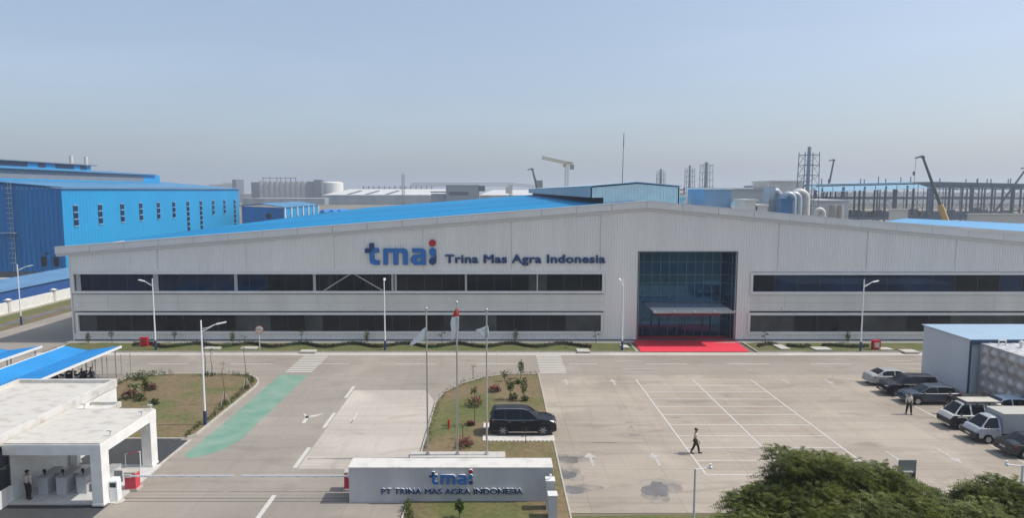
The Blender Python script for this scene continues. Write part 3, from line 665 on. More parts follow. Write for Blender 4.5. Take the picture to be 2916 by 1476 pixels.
# ticket machine, barriers
km = thing('ticket_machine', 'white ticket machine with dark screen beside the near barrier', 'kiosk', (X(344, 37.6, .5), 37.0, 0))
b = MB(); b.box(-.26, .26, -.22, .22, .08, 1.25); b.hull([(-.24, -.24, .8), (.24, -.24, .8), (.24, -.2, 1.3), (-.24, -.2, 1.3), (-.24, .2, .8), (.24, .2, .8), (.24, .2, 1.38), (-.24, .2, 1.38)], [(0, 1, 2, 3), (3, 2, 6, 7), (1, 5, 6, 2), (4, 0, 3, 7), (5, 4, 7, 6)]); b.build('cabinet', white_metal, km)
b = MB(); b.box(-.14, .2, -.25, -.235, .92, 1.18); b.build('screen', black, km)
b = MB(); b.ball((0, 0, .02), (.5, .45, .12), 12, 6); b.build('concrete_foot', kerbm, km)
def barrier(x, y, arm, label):
    t = thing('barrier_gate', label, 'barrier', (x, y, 0), 0, 'barrier gates across the entrance road')
    b = MB(); b.box(-.32, .32, -.26, .26, .12, 1.05); h_ = b.build('housing', mat('barrier_red', (.60, .05, .08), .4), t)
    b = MB(); b.box(-.34, .34, -.28, .28, 1.05, 1.12); b.build('housing_cap', kerbm, t); b = MB(); b.box(-.42, .42, -.36, .36, 0, .12); b.build('concrete_base', kerbm, t)
    s_ = 1 if arm > 0 else -1; b = MB(); b.box(min(0, arm), max(0, arm), -.34, -.29, .88, .98); a = b.build('arm', white_metal, t)
    b = MB()
    for k in range(1, int(abs(arm) / 1.0)):
        b.box(s_ * k - .12, s_ * k + .12, -.345, -.342, .885, .905)
    b.build('arm_marking', mat('arm_grey', (.3, .3, .3), .5), a)
    b = MB(); b.box(-s_ * .1 - .2, -s_ * .1 + .2, -.36, -.28, .84, 1.02); b.build('arm_clamp', trim, t)
    return t
barrier(X(377, 38.6, .6), 38.6, 6.1, 'red barrier housing with long white arm, beside the ticket machine')
barrier(X(991, 38.6, .6) + .15, 38.6, -6.3, 'red barrier housing with long white arm, at the left end of the sign wall')
sgf = thing('warning_stand', 'small white tubular stand with red strip behind the ticket machine', 'stand', (-22.9, 41.5, .1))
b = MB(); b.path([(-.55, .1, 0), (-.55, .1, .85), (.5, -.1, 1.1), (.5, -.1, 0)], .03); b.build('frame', white_metal, sgf)
b = MB(); b.hull([(-.35, .04, .84), (.4, -.1, 1.02), (.4, -.1, 1.14), (-.35, .04, .96)], [(0, 1, 2, 3)]); b.build('red_strip', red, sgf)

# ================================================================ BLUE ROOFED SHEDS (butterfly roofs)
def shed(x0, xv, x1, y0, y1, label, zE=2.85, zV=2.45):
    t = thing('bike_shed', label, 'shed', (xv, (y0 + y1) / 2, 0), 0, 'open blue roofed sheds by the gate')
    m = mat('blue_shed_sheet', (.03, .28, .62), .45, var=.06, scale=.3)
    b = MB(t.location)
    def slope(xa, za, xb, zb):
        y = y0
        while y < y1 - .01:
            e = min(y + .35, y1)
            b.hull([(xa, y, za), (xb, y, zb), (xb, e - .1, zb), (xa, e - .1, za), (xa, e - .05, za + .05), (xb, e - .05, zb + .05), (xb, e, zb), (xa, e, za)], [(0, 1, 2, 3), (3, 2, 5, 4), (4, 5, 6, 7)]); y = e
    slope(x0, zE, xv - .02, zV)
    b.build('left_roof_sheet', m, t)
    b = MB(t.location); slope(xv + .02, zV, x1, zE); b.build('right_roof_sheet', m, t)
    b = MB(t.location); b.box(x1, x1 + .08, y0, y1, zE - .14, zE + .06); b.box(x0 - .08, x0, y0, y1, zE - .14, zE + .06); b.box(x0, x1, y0 - .07, y0 - .01, zV - .1, zV + .03); b.build('edge_gutter', white_metal, t)
    b = MB(t.location); b.box(xv - .1, xv + .1, y0, y1, zV - .14, zV - .02); b.build('valley_gutter', mat('shed_gutter', (.02, .12, .3), .5), t)
    n = 5
    for i in range(n):
        y = y0 + .5 + (y1 - y0 - 1) * i / (n - 1)
        for x_ in (xv, x1 - .3):
            b = MB(t.location); b.tube((x_, y, 0), (x_, y, zV + .1 if x_ == xv else zE - .1), .05, n=6); b.build('post', steel, t)
shed(-40.8, -38.6, -35.5, 49.5, 63.3, 'blue corrugated shed roof nearest the gatehouse, with posts and parked motorcycles')
shed(-48.6, -46.0, -43.0, 49.5, 63.3, 'blue corrugated shed roof at the left frame edge')
# post and rail fence
fc = thing('rail_fence', 'thin grey post and rail fence behind the gatehouse', 'fence', (-35, 62.6, 0))
for i, (px, py) in enumerate(((265, 1075), (293, 1078), (307, 1080), (347, 1072), (373, 1068))):
    x_, y_ = G(px, py); b = MB(fc.location); b.tube((x_, y_, 0), (x_, y_, 2.1), .035, n=6); b.build('post', steel, fc)
b = MB(fc.location)
x_, y_ = G(250, 1078); x2, y2 = G(347, 1075); b.tube((x_, y_, .3), (x2, y2, .3), .03, n=6); b.build('rail', steel, fc)

# ================================================================ PUMP HOUSE AND WATER TANK
ph = thing('pump_house', 'grey metal shed with pale blue roof beside the steel water tank', 'building', (50, 61, 0))
b = MB(ph.location)
y = 57.7
while y < 64.09:
    e = min(y + .3, 64.1); b.face([(40.8, y, 0), (40.8, y + .22, 0), (40.8, y + .22, 4.68), (40.8, y, 4.68)]); b.face([(40.794, y + .22, 0), (40.794, e, 0), (40.794, e, 4.68), (40.794, y + .22, 4.68)]); y += .3
b.face([(40.8, 57.7, 0), (62, 57.7, 0), (62, 57.7, 4.7), (40.8, 57.7, 4.7)]); b.face([(40.8, 64.1, 0), (62, 64.1, 0), (62, 64.1, 4.7), (40.8, 64.1, 4.7)]); b.face([(62, 57.7, 0), (62, 64.1, 0), (62, 64.1, 4.7), (62, 57.7, 4.7)])
b.build('wall', mat('blue_grey_sheet', (.63, .67, .72), .45, var=.04, scale=.3), ph)
b = MB(ph.location); b.box(40.6, 62.2, 57.5, 64.3, 4.7, 4.78); b.build('roof', mat('pale_blue_roof', (.36, .50, .62), .35, var=.04, scale=.3), ph)
b = MB(ph.location); b.box(40.62, 62.1, 57.42, 57.49, 4.35, 4.76); b.box(40.68, 40.8, 57.58, 57.69, 0, 4.6); b.build('edge_trim', mat('navy_trim', (.03, .07, .14), .5), ph)
wt = thing('water_tank', 'panelled steel water tank with bulging square panels beside the pump house', 'tank', (44.5, 51, 0))
tm = mat('stainless_panel', (.50, .49, .48), .35, metal=.45, var=.22, scale=.8)
tx0, tx1, ty0, ty1, tz0, tz1 = 41.3, 48.3, 44.2, 57.2, .5, 4.5
def panel(b, o, u, v, nrm, dep=.24):
    n = 6; idx = []; i0 = len(b.v)
    for j in range(n + 1):
        for i in range(n + 1):
            s, t = i / n, j / n; r = min(1, 2.15 * math.hypot(s - .5, t - .5)); h = dep * (math.cos(r * math.pi / 2)) ** 1.2 if r < 1 else 0
            h += (.03 if (i in (0, n) or j in (0, n)) else 0)
            b.v.append(tuple(Vector(o) + Vector(u) * s + Vector(v) * t + Vector(nrm) * h))
    for j in range(n):
        for i in range(n): b.f.append((i0 + j * (n + 1) + i, i0 + j * (n + 1) + i + 1, i0 + (j + 1) * (n + 1) + i + 1, i0 + (j + 1) * (n + 1) + i)); b.m.append(0)
b = MB(wt.location)
for i in range(13):
    for j in range(4): panel(b, (tx0, ty0 + i, tz0 + j), (0, 1, 0), (0, 0, 1), (-1, 0, 0))
for i in range(7):
    for j in range(4): panel(b, (tx0 + i, ty1, tz0 + j), (1, 0, 0), (0, 0, 1), (0, 1, 0)); panel(b, (tx0 + i, ty0, tz0 + j), (1, 0, 0), (0, 0, 1), (0, -1, 0))
b.build('side_panels', tm, wt, smooth=50)
b = MB(wt.location)
for i in range(7):
    for j in range(13): panel(b, (tx0 + i, ty0 + j, tz1), (1, 0, 0), (0, 1, 0), (0, 0, 1), .16)
b.build('top_panels', mat('pale_top_panel', (.52, .52, .51), .4, metal=.2, var=.1, scale=2), wt, smooth=50)
b = MB(wt.location)
for i in range(14): b.box(tx0 + .05, tx1 - .05, ty0 + i - .06 if i else ty0, ty0 + i + .06 if i < 13 else ty1, 0, tz0 - .03)
b.build('base_beams', kerbm, wt)
b = MB(wt.location); b.path([(42.2, 56.4, 4.5), (42.2, 56.4, 4.95), (42.8, 56.4, 4.95), (42.8, 56.4, 4.5)], .06); b.build('overflow_pipe', trim, wt); b = MB(wt.location); b.tube((43.4, 55.5, 4.5), (43.4, 55.5, 4.9), .1); b.ball((43.4, 55.5, 4.95), .2, 8, 5); b.build('vent_pipe', trim, wt)

# ================================================================ STREET LAMPS, FLAGS, POSTS
def mk_lamp():
    t = thing('street_lamp', 'x', 'street lamp')
    b = MB(); b.tube((0, 0, 0), (0, 0, .06), .2, n=10); b.tube((0, 0, .06), (0, 0, 1.15), .125, .12, 10); b.build('base', mat('navy_pole_base', (.02, .04, .12), .5), t)
    b = MB(); b.tube((0, 0, 1.15), (0, 0, 8.0), .08, .05, 10); b.build('pole', white_metal, t)
    b = MB(); b.path([(0, 0, 7.15), (.35, 0, 7.3), (.9, 0, 7.62), (1.15, 0, 7.68)], .035, 6); b.path([(0, 0, 7.35), (.5, 0, 7.45), (.9, 0, 7.64)], .022, 6); a = b.build('arm', white_metal, t)
    b = MB(); b.hull([(1.05, -.13, 7.64), (1.75, -.15, 7.78), (1.75, .15, 7.78), (1.05, .13, 7.64), (1.05, -.1, 7.72), (1.75, -.1, 7.84), (1.75, .1, 7.84), (1.05, .1, 7.72)], [(3, 2, 1, 0), (4, 5, 6, 7), (0, 1, 5, 4), (1, 2, 6, 5), (2, 3, 7, 6), (3, 0, 4, 7)]); b.build('lamp_head', trim, a)
    return t
lamp0 = mk_lamp()
LP = [(444, 1000, 165, 'white street lamp in front of the left hall windows, arm pointing left'), (585, 1214, 12, 'white street lamp on the brown garden bed beside the green lane'), (61, 926, 20, 'white street lamp beside the white perimeter wall, far left'),
      (1097, 1000, 98, 'white street lamp seen end-on in front of the hall below the logo'), (1771.5, 1001, 95, 'white street lamp between the window strips and the glass entrance'), (2450, 1004, 12, 'white street lamp in front of the right window strips')]
for i, (px, py, rz, lab) in enumerate(LP):
    o = lamp0 if i == 0 else dup(lamp0); gx, gy = G(px, py); o.location = (gx, gy, 0); o.rotation_euler = (0, 0, R(rz)); o['label'] = lab; o['group'] = 'tall white street lamps along the roads'
def cctv(x, y, h, rz, label):
    t = thing('camera_pole', label, 'pole', (x, y, 0), R(rz), 'short camera poles in the yard')
    b = MB(); b.tube((0, 0, 0), (0, 0, h), .07, .055, 8); b.build('pole', mat('pale_pole', (.55, .56, .57), .45), t)
    b = MB(); b.tube((0, 0, h - .06), (.75, 0, h + .0), .03, n=6); a = b.build('arm', white_metal, t)
    b = MB(); b.ball((.8, 0, h + .02), .1, 10, 6); b.tube((.8, 0, h + .05), (.8, 0, h + .2), .06, n=8); b.build('dome_camera', white_metal, a)
cctv(X(1980, 33, 3.6), 33, Z(1336, 33), 8, 'thin pole with a dome camera arm near the bottom, left of the tree')
cctv(X(2913, 34, 3.4), 34, Z(1326, 34), 176, 'thin pole with a dome camera arm at the right frame edge')
def cloth(name, pts, thick, m, parent, o, wav=.05, seed=0):
    """pts: rows of (x_left, x_right, z); a sheet hanging with soft vertical folds"""
    rd = random.Random(seed); n = 9; b = MB(o); i0 = 0; ph = rd.uniform(0, 6)
    for xl, xr, z in pts:
        for k in range(n + 1):
            t = k / n; b.v.append((o[0] + xl + (xr - xl) * t, o[1] + wav * math.sin(ph + t * 9 + z * 1.3) * (0.3 + t), z + .04 * math.sin(t * 7 + z)))
    for j in range(len(pts) - 1):
        for k in range(n): b.f.append((j * (n + 1) + k, j * (n + 1) + k + 1, (j + 1) * (n + 1) + k + 1, (j + 1) * (n + 1) + k)); b.m.append(0)
    ob = b.build(name, m, parent, smooth=60); md = ob.modifiers.new('thickness', 'SOLIDIFY'); md.thickness = thick; return ob
fw = mat('white_flag_cloth', (.72, .75, .76), .8); fr_ = mat('red_flag_cloth', (.55, .05, .03), .8)
for i, (px, pb, pt, lab) in enumerate(((1216, 1303, 878, 'steel flagpole on the left with a white flag blown to the left'), (1301, 1301, 860, 'tallest middle flagpole with a limp red over white flag'), (1385, 1303, 881, 'steel flagpole on the right with a small crumpled white flag'))):
    fy = 43.4; fx = X(px + 1, fy, 3); zt = Z(pt, fy)
    t = thing('flagpole', lab, 'flagpole', (fx, fy, .2), 0, 'three steel flagpoles'); o = Vector((fx, fy, .2))
    b = MB(o); b.tube((fx, fy, .2), (fx, fy, .3), .14); b.tube((fx, fy, .3), (fx, fy, zt - .1), .065, .045, 10); b.build('pole', mat('steel_pole', (.50, .49, .46), .35, metal=.4), t)
    b = MB(o); b.ball((fx, fy, zt - .04), .1, 10, 6); b.build('finial', steel, t)
    q = (fx, fy, .2); zz = lambda y: Z(y, fy)
    if i == 0: cloth('flag', [(-.02, .02, zz(932)), (-.28, .02, zz(941)), (-.5, .01, zz(952)), (-.7, -.02, zz(963)), (-.86, -.08, zz(970)), (-1.0, -.5, zz(976)), (-1.12, -.85, zz(984))], .01, fw, t, q, .05, 3)
    if i == 1:
        cloth('flag', [(-.06, .12, zz(880)), (-.14, .14, zz(887)), (-.22, .14, zz(895)), (-.30, .15, zz(902))], .01, fr_, t, q, .05, 2)
        cloth('flag_white_half', [(-.30, .15, zz(902)), (-.36, .14, zz(912)), (-.40, .14, zz(925)), (-.36, .13, zz(938)), (-.34, .06, zz(950)), (-.34, -.02, zz(960)), (-.36, -.24, zz(972))], .01, fw, t, q, .05, 4)
    if i == 2: cloth('flag', [(-.06, .1, zz(930)), (-.3, .12, zz(936)), (-.72, .14, zz(941)), (-.62, .14, zz(948)), (-.42, .12, zz(955)), (-.28, .1, zz(962))], .01, fw, t, q, .07, 5)
gx, gy = G(740, 999)
t = thing('traffic_mirror', 'round convex traffic mirror with orange rim on a thin post at the verge', 'mirror', (gx, gy, 0)); mz = Z(940, gy)
b = MB(); b.tube((0, 0, 0), (0, 0, mz - .4), .04, n=8); b.build('post', trim, t)
b = MB(); b.tube((0, .05, mz), (0, 0, mz), .46, .46, 20); b.build('rim', mat('orange_rim', (.45, .10, .03), .5), t)
b = MB(); b.ball((0, 0, mz), (.40, .1, .40), 18, 10); b.build('mirror_glass', mat('mirror_face', (.62, .60, .55), .12, metal=.9), t)
# back of a notice board near the trees
bx, by = X(2582, 33, 3), 33.0; bz = Z(1312, 33)
t = thing('notice_board', 'plain grey rear of a tall sign board standing behind the tree', 'sign', (bx, by, 0))
b = MB((bx, by, 0)); b.box(bx - .44, bx + .44, by, by + .06, bz - 1.9, bz); b.build('panel', mat('grey_board_back', (.22, .22, .22), .6, var=.06), t)
b = MB((bx, by, 0)); b.box(bx - .34, bx - .26, by - .09, by - .005, 0, bz - .62); b.box(bx + .26, bx + .34, by - .09, by - .005, 0, bz - .62); b.build('post', mat('dark_post', (.04, .045, .05), .5), t)
b = MB((bx, by, 0)); b.box(bx - .25, bx + .25, by - .08, by - .005, bz - .64, bz - .56); b.build('cross_bar', trim, t)
# red hydrant cabinets
for i, (px, py, w_, lab) in enumerate(((410, 990, .42, 'red hydrant cabinet on the left verge beside the street lamp'), (2495, 999, .42, 'red and white hydrant cabinet on the right verge'))):
    gx, gy = G(px, py); t = thing('hydrant_cabinet', lab, 'hydrant cabinet', (gx, gy + .1, .1), 0, 'red hydrant cabinets on the verge')
    b = MB(); b.box(-w_, w_, -.2, .2, .0, 1.0); b.box(-w_ - .04, w_ + .04, -.24, .24, .96, 1.02); b.build('cabinet', red, t)
    b = MB(); b.box(-w_ * .6, w_ * .6, -.225, -.205, .25, .8) if i else b.box(-w_ + .05, -w_ + .08, -.22, -.205, .05, .92); b.build('door_panel', mat('cream_panel', (.55, .5, .42), .6), t)
gx, gy = G(1278, 1226); t = thing('fire_hydrant', 'slim red hydrant standing on the island turf left of the suv', 'hydrant', (gx, gy, .1))
b = MB(); b.tube((0, 0, 0), (0, 0, .62), .07, n=8); b.ball((0, 0, .66), .09, 8, 5); b.tube((-.12, 0, .45), (.12, 0, .45), .04, n=6); b.build('body', red, t)
# concrete slabs on the verge
for i, (px0, px1, py0, py1, lab) in enumerate(((577, 623, 987, 994, 'pale concrete slab on the verge nearest the left lamp'), (682, 728, 987, 994, 'pale concrete slab beside the convex mirror'), (853, 898, 996, 1002, 'low slatted concrete cover on the verge by the left crosswalk'),
      (1645, 1682, 993, 1001, 'pale concrete slab on the verge left of the carpet'), (1772, 1794, 982, 990, 'grey cover slab beside the lamp left of the carpet'), (2224, 2252, 981, 994, 'stepped pale slab nearest the carpet on the right verge'),
      (2323, 2371, 988, 996, 'wide pale slab in the middle of the right verge'), (2509, 2547, 989, 996, 'pale slab just right of the red cabinet'), (2578, 2621, 995, 1003, 'pale slab on the verge touching the pump house'))):
    xa, ya = G(px0, py1, .25); xb, yb = G(px1, py0, .25)
    t = MB(); xm = X(px1, ya, .25); yb = max(yb, ya + .5); t.prism([(xa, ya), (xm, ya), (xm - .1, yb), (xa - .05, yb)], .08, .24)
    tag(t.build('cover_slab', walkc), lab, 'slab', 'concrete slabs on the hall verge')
# ================================================================ PLANTS
def leafquad(b, c, s, rd, asp=.5, droop=0):
    d = Vector((rd.gauss(0, 1), rd.gauss(0, 1), rd.gauss(0, .7) - droop)).normalized(); u = d.cross(Vector((rd.gauss(0, 1), rd.gauss(0, 1), rd.gauss(0, 1)))).normalized()
    c = Vector(c); a = d * s; w_ = u * s * asp
    b.face([c, c + a * .5 + w_ * .5, c + a, c + a * .5 - w_ * .5])
def cloud(b, c, r, n, s, rd, asp=.5, lo=-.6, shell=.45):
    for _ in range(n):
        while True:
            v = Vector((rd.uniform(-1, 1), rd.uniform(-1, 1), rd.uniform(lo, 1)))
            if shell < v.length < 1: break
        k = 1 + .22 * math.sin(v.x * 5 + c[0] * 3) * math.cos(v.y * 4 + c[1]) 
        leafquad(b, (c[0] + v.x * r[0] * k, c[1] + v.y * r[1] * k, c[2] + v.z * r[2] * k), s * rd.uniform(.6, 1.3), rd, asp)
def sapling(px, py, h, kind, label, group=None, name='young_tree', z0=.1):
    gx, gy = G(px, py); rd = random.Random(int(px * 7 + py)); t = thing(name, label, 'tree' if kind not in ('shrub', 'red', 'bare') else 'plant', (gx, gy, z0), 0, group)
    b = MB(); lean = rd.uniform(-.04, .04) * h; th = h * (.95 if kind in ('cyp', 'bare', 'thin') else .7)
    if kind in ('shrub', 'red'):
        for k in range(5): b.tube((0, 0, 0), (rd.uniform(-.3, .3) * h, rd.uniform(-.2, .2) * h, h * .7), .02, .008, 5)
    else:
        b.path([(0, 0, 0), (lean * .4, 0, th * .5), (lean, .02, th)], [.035 if h > 1.5 else .022, .028, .012], 6)
        if kind in ('bare', 'thin', 'tier'):
            for k in range(5):
                zz = th * rd.uniform(.5, .95); a = rd.uniform(0, 6.3); b.tube((lean * zz / th, 0, zz), (lean + math.cos(a) * .35, math.sin(a) * .3, zz + .25), .012, .005, 4)
    b.build('trunk', bark, t)
    b = MB()
    if kind == 'cyp': cloud(b, (lean * .5, 0, h * .55), (.24 + h * .03, .24 + h * .03, h * .47), 260, .15, rd, lo=-1, shell=.2); m = lf_y
    elif kind == 'thin':
        cloud(b, (lean, 0, h * .86), (.32, .3, .3), 90, .15, rd, lo=-1, shell=.1); cloud(b, (lean * .5, 0, h * .6), (.2, .2, .25), 30, .12, rd, lo=-1, shell=.1); m = lf_d
    elif kind == 'round': cloud(b, (lean, 0, h * .72), (.42 * h / 2, .42 * h / 2, h * .32), 240, .17, rd, lo=-1, shell=.2); m = lf_g
    elif kind == 'tall': cloud(b, (lean, 0, h * .66), (.28, .26, h * .36), 300, .15, rd, lo=-1, shell=.2); m = lf_g
    elif kind == 'tier':
        for q, (ox, oz) in enumerate(((-.22, .45), (.25, .6), (-.18, .78), (.2, .88), (.02, 1.0))): cloud(b, (ox, rd.uniform(-.1, .1), h * oz), (.2, .2, .12), 50, .1, rd, lo=-1, shell=.1)
        m = lf_d
    elif kind == 'bare': cloud(b, (lean, 0, h), (.25, .25, .18), 26, .12, rd, lo=-1, shell=.1); m = lf_d
    elif kind == 'shrub': cloud(b, (0, 0, h * .35), (h * .75, h * .6, h * .62), int(240 * h) + 80, .16, rd, lo=-.5, shell=.3); m = lf_g
    elif kind == 'red':
        cloud(b, (0, 0, h * .45), (h * .85, h * .7, h * .55), 190, .15, rd, lo=-.4, shell=.5); m = lf_r
        g_ = MB(); cloud(g_, (0, 0, h * .25), (h * .8, h * .7, h * .4), 160, .16, rd, lo=-.5, shell=.3); g_.build('lower_leaves', lf_g, t)
    elif kind == 'palm':
        for k in range(16):
            a = k * .9; e = rd.uniform(.2, 1.1)
            pts = [Vector((lean + math.cos(a) * q * .7, math.sin(a) * q * .7, th + e * q * .7 - q * q * .55)) for q in (0, .35, .7, 1.0)]
            for p, q in zip(pts[:-1], pts[1:]):
                s_ = Vector((-math.sin(a), math.cos(a), 0)) * .09; b.face([p - s_, p + s_, q + s_ * .7, q - s_ * .7])
        m = lf_g
    b.build('foliage', m, t); return t
V = 'young trees planted along the hall verge'
for px, py, h, k, lab in ((252, 981, 1.3, 'cyp', 'small pointed tree at the left corner of the hall'), (320, 980, 1.3, 'thin', 'thin leafless sapling left of the red cabinet'), (498, 979, 1.2, 'thin', 'thin sapling right of the left street lamp'), (663, 980, 1.35, 'cyp', 'pointed olive sapling left of the convex mirror'), (859, 979, 1.7, 'thin', 'thin dark sapling on the verge before the left crosswalk'),
                          (1045, 979, 1.5, 'cyp', 'pointed olive sapling left of the end-on lamp'), (1259, 979, 1.9, 'tier', 'cloud pruned sapling between the left and middle flagpoles'), (1468, 978, 1.6, 'cyp', 'pointed olive sapling right of the flags'),
                          (1697, 981, 1.85, 'tier', 'cloud pruned tree at the right end of the lower left windows'), (2178, 980, 1.7, 'tier', 'cloud pruned tree just right of the entrance'), (2414, 979, 1.35, 'cyp', 'pointed dark sapling left of the right street lamp')):
    sapling(px, py, h, k, lab, V)
# wavy clipped hedge
def hedge(x0, x1, label, fy_, amp=.8, per=5.9, y0=75.4, h=.34, w_=.42, ms=(lf_d, lf_p), name='hedge', seed=1, dens=75, frac=.55):
    rd = random.Random(seed); t = thing(name, label, 'hedge', ((x0 + x1) / 2, y0, .1)); o = t.location
    bs = [MB(o), MB(o)]; x = x0; y = fy_ or (lambda q: y0 + amp * math.sin(q / per * 6.283))
    n = int(abs(x1 - x0) * dens)
    for i in range(n):
        x = rd.uniform(x0, x1); k = 1 if math.sin(x * .9 + 1.2 * math.sin(x * .37)) > 1 - 2 * frac + rd.uniform(-.4, .4) else 0
        a = rd.uniform(0, math.pi); r = rd.uniform(.6, 1)
        leafquad(bs[k], (x, y(x) + math.cos(a) * w_ * r, .12 + math.sin(a) * h * r), .17 * rd.uniform(.7, 1.3), rd, .6)
    core = MB(o); q = x0
    while q < x1: core.hull([(q, y(q) - w_ * .7, .08), (q + .5, y(q + .5) - w_ * .7, .08), (q + .5, y(q + .5) + w_ * .7, .08), (q, y(q) + w_ * .7, .08), (q, y(q) - w_ * .4, .1 + h * .75), (q + .5, y(q + .5) - w_ * .4, .1 + h * .75), (q + .5, y(q + .5) + w_ * .4, .1 + h * .75), (q, y(q) + w_ * .4, .1 + h * .75)],
                            [(4, 5, 6, 7), (0, 1, 5, 4), (2, 3, 7, 6), (0, 4, 7, 3), (1, 2, 6, 5)]); q += .5
    bs[0].build('green_leaves', ms[0], t); bs[1].build('maroon_leaves', ms[1], t); core.build('inner_twigs', lf_d, t)
hedge(-41, 10.5, 'long wavy dark green and maroon hedge on the left verge', None, seed=1)
hedge(29.2, 31.4, 'short low hedge on the right verge nearest the carpet', None, seed=2, y0=75.2)
hedge(32.6, 35, 'short maroon hedge between the slabs on the right verge', None, seed=3)
hedge(36.6, 41.2, 'longer maroon hedge beside the right street lamp', None, seed=4, y0=75, amp=.35)
# island edging: low sparse bushes following the curved kerb
def edging(pts, label, group, h=.35, n=90, m=lf_g, seed=0, gap=.4):
    rd = random.Random(seed); c = pts[len(pts) // 2]; t = thing('edging_shrubs', label, 'hedge', (c[0], c[1], .1), 0, group); b = MB(t.location)
    for (x0, y0), (x1, y1) in zip(pts[:-1], pts[1:]):
        L_ = math.hypot(x1 - x0, y1 - y0); k = 0
        while k < L_:
            f = k / L_; hh = h * rd.uniform(.6, 1.3); cloud(b, (x0 + (x1 - x0) * f + rd.uniform(-.1, .1), y0 + (y1 - y0) * f + rd.uniform(-.1, .1), .12 + hh * .3), (.2, .2, hh), int(n * .35), .11, rd, lo=-.3, shell=.2); k += gap * rd.uniform(.7, 1.4)
    b.build('foliage', m, t)
ie = [(3.6, 63.2), (1, 63.2), (-1, 62.2), (-2.9, 60.1), (-4.3, 57.4), (-4.8, 55)]
edging(ie, 'sparse low shrubs along the curved far edge of the island', None, .42, 70, lf_y, 1, .5)
edging([(-4.8, 54.5), (-4.8, 43.5)], 'very low groundcover tufts along the left kerb of the island', None, .12, 45, lf_g, 2, .6)
edging([(-22, 46.8), (-22, 59)] , 'low green shrubs lining the straight kerb beside the green lane', None, .3, 110, lf_g, 3, .38)
edging(arc(-25, 59.2, 3.0, 3.9, 5, 88, 8) + [(-27.5, 63)], 'low green shrubs round the curved corner of the left garden bed', None, .35, 100, lf_g, 4, .4)
edging([(-31, 63.2), (-32.5, 63), (-34, 61.8), (-34.2, 58.5)], 'bushier green shrubs at the far left corner of the garden bed', None, .45, 150, lf_g, 5, .33)
edging([(-5, 36.4), (-4.6, 34.5)], 'small bright green bush at the left end of the turf before the sign wall', None, .4, 160, lf_g, 8, .3)
I = 'young trees on the central island'
for px, py, h, k, lab, g in ((1483, 1082, 1.75, 'tall', 'slim green tree at the far edge of the island by the crosswalk', I), (1454, 1142, 1.7, 'round', 'slim leafy sapling behind the suv, left of its neighbour', I), (1492, 1146, 1.95, 'tall', 'taller leafy sapling behind the suv, nearest the yard', I), (1352, 1216, 3.1, 'thin', 'tall thin sapling left of the suv between two flagpoles', I),
                             (1347, 1085, 1.3, 'bare', 'tiny bare sapling beyond the far left curve of the island', I), (1497, 1268, 1.1, 'bare', 'tiny sapling in front of the white parking pad', I),
                             (1437, 1090, .8, 'thin', 'small wispy plant on the far turf left of the slim tree', I), (1318, 1255, 1.1, 'bare', 'tiny leafless sapling behind the nearest red shrub', I)): sapling(px, py, h, k, lab, g)
S = 'flowering shrubs on the central island'
for px, py, h, k, lab in ((1352, 1162, .85, 'red', 'large red flowering shrub in the middle of the island'), (1410, 1120, .62, 'red', 'small red flowering shrub at the far part of the island'), (1325, 1278, .75, 'red', 'red flowering shrub nearest the flagpole base'), (1461, 1141, .55, 'shrub', 'dark green shrub at the foot of the two saplings behind the suv'), (1495, 1146, .45, 'shrub', 'smaller dark green shrub right behind the suv'), (1476, 1097, .4, 'shrub', 'low dark green shrub under the far slim tree'), (1340, 1216, .3, 'red', 'flat maroon plant at the foot of the tall thin sapling')): sapling(px, py, h, k, lab, S, 'shrub')
sapling(1308, 1482, .95, 'round', 'dark round topiary tree on the turf before the sign wall', None, 'topiary_tree')
Gd = 'plants in the left garden bed'
for px, py, h, k, lab, n_ in ((381, 1140, 1.5, 'palm', 'small fan palm in the left garden bed', 'palm_tree'), (403, 1085, .9, 'shrub', 'green bush at the far edge of the left garden bed', 'shrub'), (371, 1138, .8, 'red', 'dark red leaved shrub beside the small palm', 'shrub'), (430, 1115, .65, 'red', 'smaller red leaved shrub right of the palm', 'shrub'),
                               (400, 1145, .7, 'shrub', 'bright green shrub at the foot of the palm', 'shrub'), (414, 1128, 1.4, 'tall', 'dark green upright shrub just right of the palm', 'shrub'), (440, 1156, .5, 'shrub', 'low spiky green plant behind the gate canopy', 'shrub')): sapling(px, py, h, k, lab, Gd, n_)
# staked street saplings
def staked(px, py, h, label):
    gx, gy = G(px, py); rd = random.Random(px); t = thing('staked_sapling', label, 'tree', (gx, gy, .1), 0, 'tall bare saplings with stakes in the left bed')
    b = MB(); b.path([(0, 0, 0), (.06, 0, h * .35), (-.05, 0, h * .7), (.03, 0, h)], [.035, .03, .02, .01], 6); b.build('trunk', bark, t)
    b = MB(); cloud(b, (0, 0, h), (.22, .2, .3), 24, .12, rd, lo=-1, shell=.1); cloud(b, (0, 0, h * .8), (.2, .2, .3), 16, .1, rd, lo=-1, shell=.1); b.build('foliage', lf_y, t)
    for a in (20, 140, 260): b = MB(); b.tube((math.cos(R(a)) * .5, math.sin(R(a)) * .5, 0), (0, 0, 1.1), .025, n=5); b.build('stake', stake, t)
    b = MB(); cloud(b, (0, 0, .1), (.4, .35, .25), 70, .14, rd, lo=-.3, shell=.3); b.build('base_plants', lf_d, t)
for px, py, h, lab in ((585, 1072, 4.4, 'tall bare staked sapling behind the near street lamp'), (603, 1074, 2.6, 'shorter staked sapling just right of the near street lamp'), (639, 1156, 3.4, 'staked sapling in the middle right of the left garden bed'), (700, 1112, 4.6, 'tall bare staked sapling at the kerb corner by the green lane')): staked(px, py, h, lab)
gx, gy = 137, 793; sapling(137, 800, 6.2, 'thin', 'sparse grey sapling in front of the shaded blue hall wall', None, z0=0)
